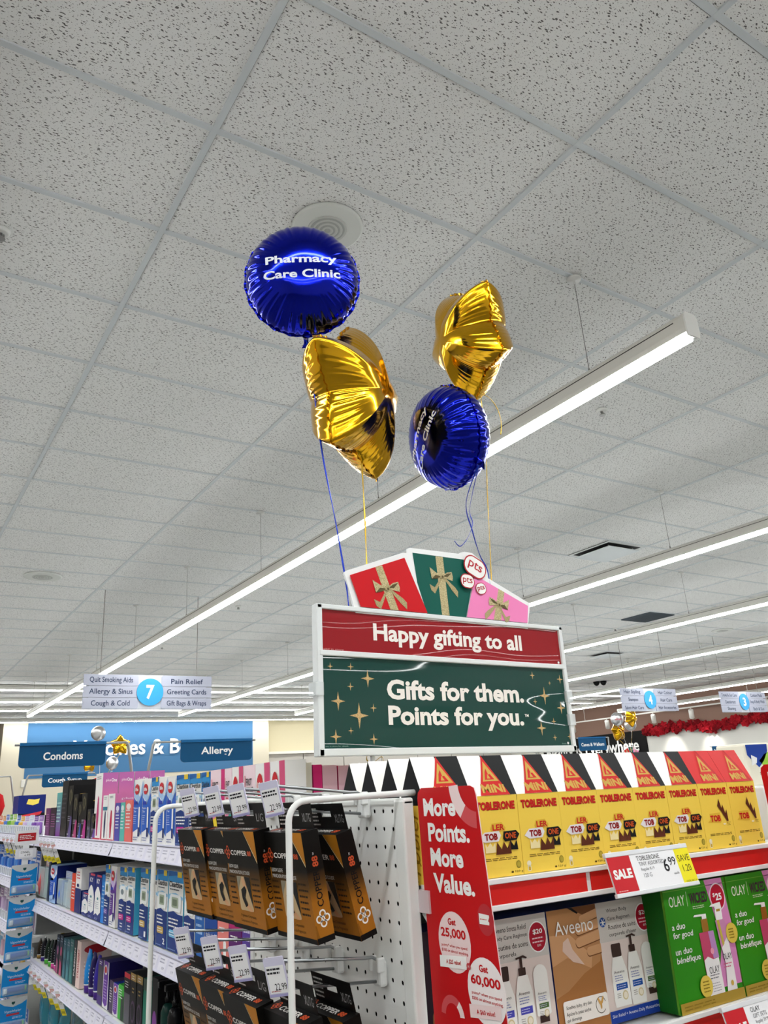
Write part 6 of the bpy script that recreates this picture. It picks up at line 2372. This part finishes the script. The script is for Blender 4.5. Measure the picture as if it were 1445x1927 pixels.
# hanging pouches under the third shelf
rr = random.Random(21)
pouch_rail = thing('pouch_hook_rail', 'rail of hooks holding clear pouches below the third shelf', 'rail', (.74, 2.7, .935))
mb = MB()
mb.tube([(0, -1.1, 0), (0, 1.0, 0)], .004, chrome, 6)
for k in range(12):
    mb.tube([(.36, -1.02 + k * .17, 0), (0, -1.02 + k * .17, 0), (-.05, -1.02 + k * .17, .004)], .002, chrome, 5)
mb.build('rail', pouch_rail)
for k in range(12):
    y = 3.55 - k * .17
    col = ['#2a7a8c', '#4a6a70', '#7d8684', '#8d9290'][min(3, k // 3)]
    t = thing('hanging_pouch', f'clear grey hanging pouch under the third shelf, number {k + 1} counted from the far end', 'pouch', (.715, y, .93), group='clear hanging pouches')
    mb = MB()
    n = 8
    vs, fs = [], []
    for a in range(n + 1):
        for b in range(n + 1):
            x, z = a / n, b / n
            puff = .018 * math.sin(math.pi * x) ** .6 * math.sin(math.pi * min(z / .85, 1)) ** .6 if z < .85 else 0
            vs.append((-puff + .002 * math.sin(9 * x + 7 * z + k), (x - .5) * .13, -.17 + .17 * z))
    for a in range(n):
        for b in range(n):
            i = a * (n + 1) + b
            fs.append((i, i + 1, i + n + 2, i + n + 1))
    m2 = len(vs)
    vs += [(-v[0] * .6 + .002, v[1], v[2]) for v in vs]
    fs += [tuple(i + m2 for i in reversed(f)) for f in fs]
    mb.add(vs, fs, M(col, .15, alpha=.8), smooth=True)
    mb.build('bag', t)
    mb = MB()
    mb.box(-.003, -.065, -.012, .003, .065, .008, M('#c9ced0', .3))
    mb.build('header', t)

# yellow sale tickets under the lips
def ticket(u, v, z, label, X=GX - .018):
    p = at(u, v, X=X)
    mb = MB()
    T = Matrix.Rotation(math.radians(-22), 4, 'Y') @ Matrix.Rotation(math.radians(18), 4, 'Z') @ frame((0, .014, -.075), (0, -1, 0), (0, 0, 1))
    mb.prism([(0, 0), (.028, 0), (.028, .082), (0, .082)], .0006, paper, T)
    F = Face(mb, T, .0004)
    F.rect(0, 0, .028, .022, M('#f0e02a', .4), 1)
    F.rect(0, .058, .028, .072, M('#e79a96', .4), 1)
    F.text('SALE', .014, .065, .02, .009, txt_w, 2, bold=.03, res=1)
    F.text('9.99', .014, .042, .02, .012, ink, 1, res=1)
    F.text('SAVE', .014, .011, .02, .009, ink, 2, res=1)
    tag(mb.build('sale_ticket', loc=(X, p.y, z)), label, 'price ticket', 'yellow-footed sale tickets')


nth = ['first', 'second', 'third', 'fourth', 'fifth', 'sixth', 'seventh', 'eighth', 'ninth']
for k, u in enumerate((5, 12, 20, 28, 36, 76, 83, 90, 99)):
    ticket(u, 1592, SH_NEAR[0] - .02, f'yellow and white sale ticket under the top shelf, {nth[k]} from the left edge')
for k, u in enumerate((56, 64, 73, 87, 98, 110)):
    ticket(u, 1838, SH_NEAR[2] - .02, f'yellow and white sale ticket under the third shelf, {nth[k]} from the left')

# far section: cards on trays and rows of tubes
rr = random.Random(4)
pal_top = ['#3f6fc0', '#5a7fd0', '#c9c3e0', '#9a6fc0', '#c7b2dc', '#b0d26a', '#e6a25c', '#d8d6e6', '#7d4fa8', '#e0b24a', '#6aae3a', '#d77f5a', '#3a55a8', '#cfd8ea']
pal_2 = ['#3f78c8', '#2a9a6a', '#c8462f', '#2f5fb4', '#7fb2d6', '#3a8f9a', '#d0653a', '#c02f3a', '#4f86d0', '#2f9a8a']
pal_3 = ['#6a2a78', '#8a6a94', '#5f3a86', '#b9a6c4', '#7d4a8c', '#a08fae', '#4a2f68']
pal_4 = ['#5a4a70', '#b89a4a', '#4a78b4', '#8fb6d0', '#3f5f9a', '#c0a0b0', '#5a86bc']


def small_card(y, z0, w, h, col, label, group, Xc=.70):
    mb = MB()
    mb.box(.010, -w / 2, 0, .013, w / 2, h, M('#eceaf0', .4))
    mb.bbox(-.006, -w * .3, h * .08, .010, w * .3, h * .66, M(col, .35), .004)
    F = Face(mb, frame((.010, w / 2, 0), (0, -1, 0), (0, 0, 1)), .0006)
    F.rect(0, h * .72, w, h, M(col, .4), 1)
    F.lines(w * .1, h * .78, w * .9, h * .94, 2, txt_w, 2, .4)
    tag(mb.build('carded_item', loc=(Xc, y, z0)), label, 'carded item', group)


def far_row(z0, h, pal, y0, y1, step, what, group):
    n = int((y1 - y0) / step)
    for k in range(n):
        y = y0 + (k + .5) * step
        small_card(y, z0, step * .82, h * rr.uniform(.9, 1.06), pal[(k * 5 + 3) % len(pal)], f'{what}, number {k + 1} from the shelf seam going away', group)


far_row(SH_FAR[0] + .001, .085, pal_top, 3.83, 6.4, .115, 'small carded item on the far top shelf', 'carded items on the far top shelf')
far_row(SH_FAR[1] + .001, .125, pal_2, 3.83, 5.6, .10, 'carded item on the far second shelf', 'carded items on the far second shelf')
far_row(SH_FAR[2] + .001, .13, pal_3, 3.83, 5.2, .11, 'carded purple item on the far third shelf', 'carded items on the far third shelf')
far_row(SH_FAR[3] + .001, .12, pal_4, 3.83, 5.0, .11, 'carded item on the far fourth shelf', 'carded items on the far fourth shelf')
far_row(SH_FAR[4] + .001, .16, pal_2, 3.83, 4.9, .12, 'carded item on the far fifth shelf', 'carded items on the far fifth shelf')
for z, y1, nm in ((SH_FAR[0], 6.4, 'far top'), (SH_FAR[1], 5.6, 'far second'), (SH_FAR[2], 5.2, 'far third')):
    t = thing('pusher_tray', f'clear plastic pusher tray with fins along the {nm} shelf', 'tray', (.684, 3.82, z + .001))
    mb = MB()
    mb.box(0, 0, 0, .003, y1 - 3.82, .034, M('#dfe6ee', .12, alpha=.5))
    k = 0
    while k * .0575 < y1 - 3.84:
        mb.box(-.001, k * .0575, 0, .008, k * .0575 + .004, .040, M('#f2f4f8', .2))
        k += 1
    mb.build('finned_front', t)

# clip strip with hanging packs
strip = thing('clip_strip', 'white hanging clip strip with a red header, holding blue packs', 'clip strip', (.625, 3.70, 1.43))
mb = MB()
mb.box(-.012, .003, -.72, .012, .006, .0, M('#eceef0', .3))
for k in range(6):
    z = -.11 - k * .118
    mb.box(-.018, -.002, z, .018, .006, z + .006, M('#eceef0', .3))
mb.build('strip', strip)
mb = MB()
mb.prism(rrect(-.045, -.020, .045, .035, .006), .003, M('#e9e9ea', .4), frame((0, 0, 0), (1, 0, 0), (0, 0, 1)))
F = Face(mb, frame((0, 0, 0), (1, 0, 0), (0, 0, 1)), .0006)
F.rect(-.034, -.006, .034, .024, M('#b4252a', .4), 1)
F.lines(-.028, .0, .028, .018, 3, txt_w, 2, .35)
mb.build('header_card', strip, label='header with a dark red panel')
mb = MB()
mb.prism(rrect(-.040, -.072, .040, -.034, .004), .003, M('#e4e4ea', .35), frame((0, -.004, 0), (1, 0, 0), (0, 0, 1)))
F = Face(mb, frame((0, -.004, 0), (1, 0, 0), (0, 0, 1)), .0006)
F.rect(-.026, -.066, .026, -.040, paper, 1)
F.lines(-.02, -.052, .02, -.043, 2, ink, 2, .35)
F.text('6.99', .006, -.059, .022, .009, ink, 2, res=1)
mb.build('price_ticket', strip)
CB = M('#1c86cc', .25)
for k in range(6):
    z = 1.43 - .098 - k * .118
    t = thing('hanging_pack', f'shiny blue hanging pack on the clip strip, {["top", "second", "third", "fourth", "fifth", "lowest"][k]}', 'pack', (.625, 3.692, z), (0, 0, rr.uniform(-.05, .08)), group='blue packs on the clip strip')
    T = frame((0, 0, 0), (1, 0, 0), (0, 0, 1))
    mb = MB()
    w, h = .100, .108
    mb.prism(rrect(-w / 2, -h, w / 2, .004, .004), .0015, M('#c6c9ca', .3), T)
    F = Face(mb, T, .0006)
    F.poly([(-w / 2 + .002, -h + .002), (w / 2 - .002, -h + .002), (w / 2 - .002, -.008), (.03, -.018), (0, -.026), (-.03, -.018), (-w / 2 + .002, -.006)], CB, 1)
    F.poly([(-.006, -.008), (.006, -.008), (.006, -.014), (0, -.019), (-.006, -.014)], M('#1f4a48', .4), 2)
    F.text('VapoInhaler', 0, -.040, .060, .011, M('#d6ecf8', .3), 2, shear=.2, res=2)
    F.rrect(-.022, -.054, .024, -.047, .002, M('#b03a44', .4), 2)
    F.lines(.0, -.066, .042, -.058, 2, M('#cfe4f4', .4), 2, .35)
    mb.build('card', t)
    mb = MB()
    mb.tube([(-.036, -.008, -.086), (.012, -.008, -.084), (.034, -.008, -.083)], [.008, .009, .008], M('#2556a8', .2), 10)
    mb.lathe([(.009, 0), (.009, .012)], M('#e8eef2', .2), 10, Matrix.Translation((-.04, -.008, -.086)) @ Matrix.Rotation(math.pi / 2, 4, 'Y'))
    mb.lathe([(.008, 0), (.008, .006)], M('#5fae5a', .2), 10, Matrix.Translation((.034, -.008, -.083)) @ Matrix.Rotation(math.pi / 2, 4, 'Y'))
    mb.build('inhaler', t)
    mb = MB()
    mb.bbox(-.046, -.018, -.100, .046, -.001, -.070, M('#cfe6f6', .08, alpha=.3), .006)
    mb.build('clear_blister', t)

# ------------------------------------------------------------------ bits beyond the shelves
zt = SH_FAR[0] + .001
mb = MB()
mb.box(0, 0, 0, .168, .2, 1.632 - zt, M('#16246c', .4))
F = Face(mb, frame((0, 0, 0), (1, 0, 0), (0, 0, 1)), .001)
F.poly([(.05, .14), (.06, .17), (.10, .165), (.13, .17), (.125, .14), (.09, .13)], M('#f0d860', .4), 1)
F.rect(.0, .0, .168, .08, M('#14141c', .4), 1)
F.poly([(.02, .07), (.15, .09), (.14, .07), (.02, .05)], M('#d23a44', .4), 2)
tag(mb.build('display_carton', loc=(.925, 5.9, zt)), 'large navy display carton with a yellow emblem, upper left', 'box')
mb = MB()
mb.box(0, 0, 0, .24, .16, .15, {'all': M('#dfe3ee', .4), 'right': M('#c8262c', .4)})
F = Face(mb, frame((0, 0, 0), (1, 0, 0), (0, 0, 1)), .001)
F.lines(.01, .08, .13, .145, 4, M('#3a5a9c', .4), 1, .5)
F.rect(.15, 0, .24, .15, M('#c8262c', .4), 1)
F.text('Advil', .195, .11, .07, .03, txt_w, 2, bold=.02, res=2)
tag(mb.build('product_carton', loc=(1.16, 5.3, zt)), 'white carton with a red end right of the navy display carton', 'box')
t = thing('plush_toy', 'red plush toy with a yellow foot at the left edge', 'plush toy', (.90, 7.05, zt))
mb = MB()
mb.lathe([(.02, .05), (.09, .07), (.11, .14), (.09, .22), (.03, .26)], M('#b5161c', .9, noise=60), 16)
mb.build('body', t)
mb = MB()
mb.lathe([(.05, 0), (.075, .03), (.05, .065)], M('#e0b42c', .8), 14, Matrix.Translation((.03, -.05, 0)))
mb.build('foot', t)

# packs on the gondola across the next aisle, over the red chocolate boxes
mb = MB()
mb.bbox(0, 0, 0, .225, .16, .205, M('#efe9d6', .4), .012)
F = Face(mb, frame((0, 0, 0), (1, 0, 0), (0, 0, 1)), .001)
F.poly([(.01, .198), (.19, .198), (.185, .165), (.14, .12), (.09, .09), (.01, .15)], M('#1a3f9c', .4), 1)
F.poly([(.04, .15), (.085, .135), (.075, .11), (.03, .10)], txt_w, 2)
F.poly([(.10, .12), (.15, .15), (.21, .165), (.21, .08), (.16, .07)], M('#9fce4a', .4), 1)
F.text('soft', .11, .065, .05, .02, M('#7a7a5a', .4), 1, res=2)
F.lines(.11, .02, .2, .05, 2, M('#55705a', .4), 1, .4)
tag(mb.build('pads_pack', loc=(3.62, 2.36, 1.4305)), 'cream, blue and green pack above the red chocolate boxes', 'pack')
mb = MB()
mb.bbox(0, 0, 0, .20, .16, .195, M('#4fae2c', .4), .012)
F = Face(mb, frame((0, 0, 0), (1, 0, 0), (0, 0, 1)), .001)
F.rect(.01, .02, .19, .10, M('#dfeac0', .4), 1)
tag(mb.build('pads_pack', loc=(3.855, 2.36, 1.4305)), 'green pack at the right edge above the red flag', 'pack')
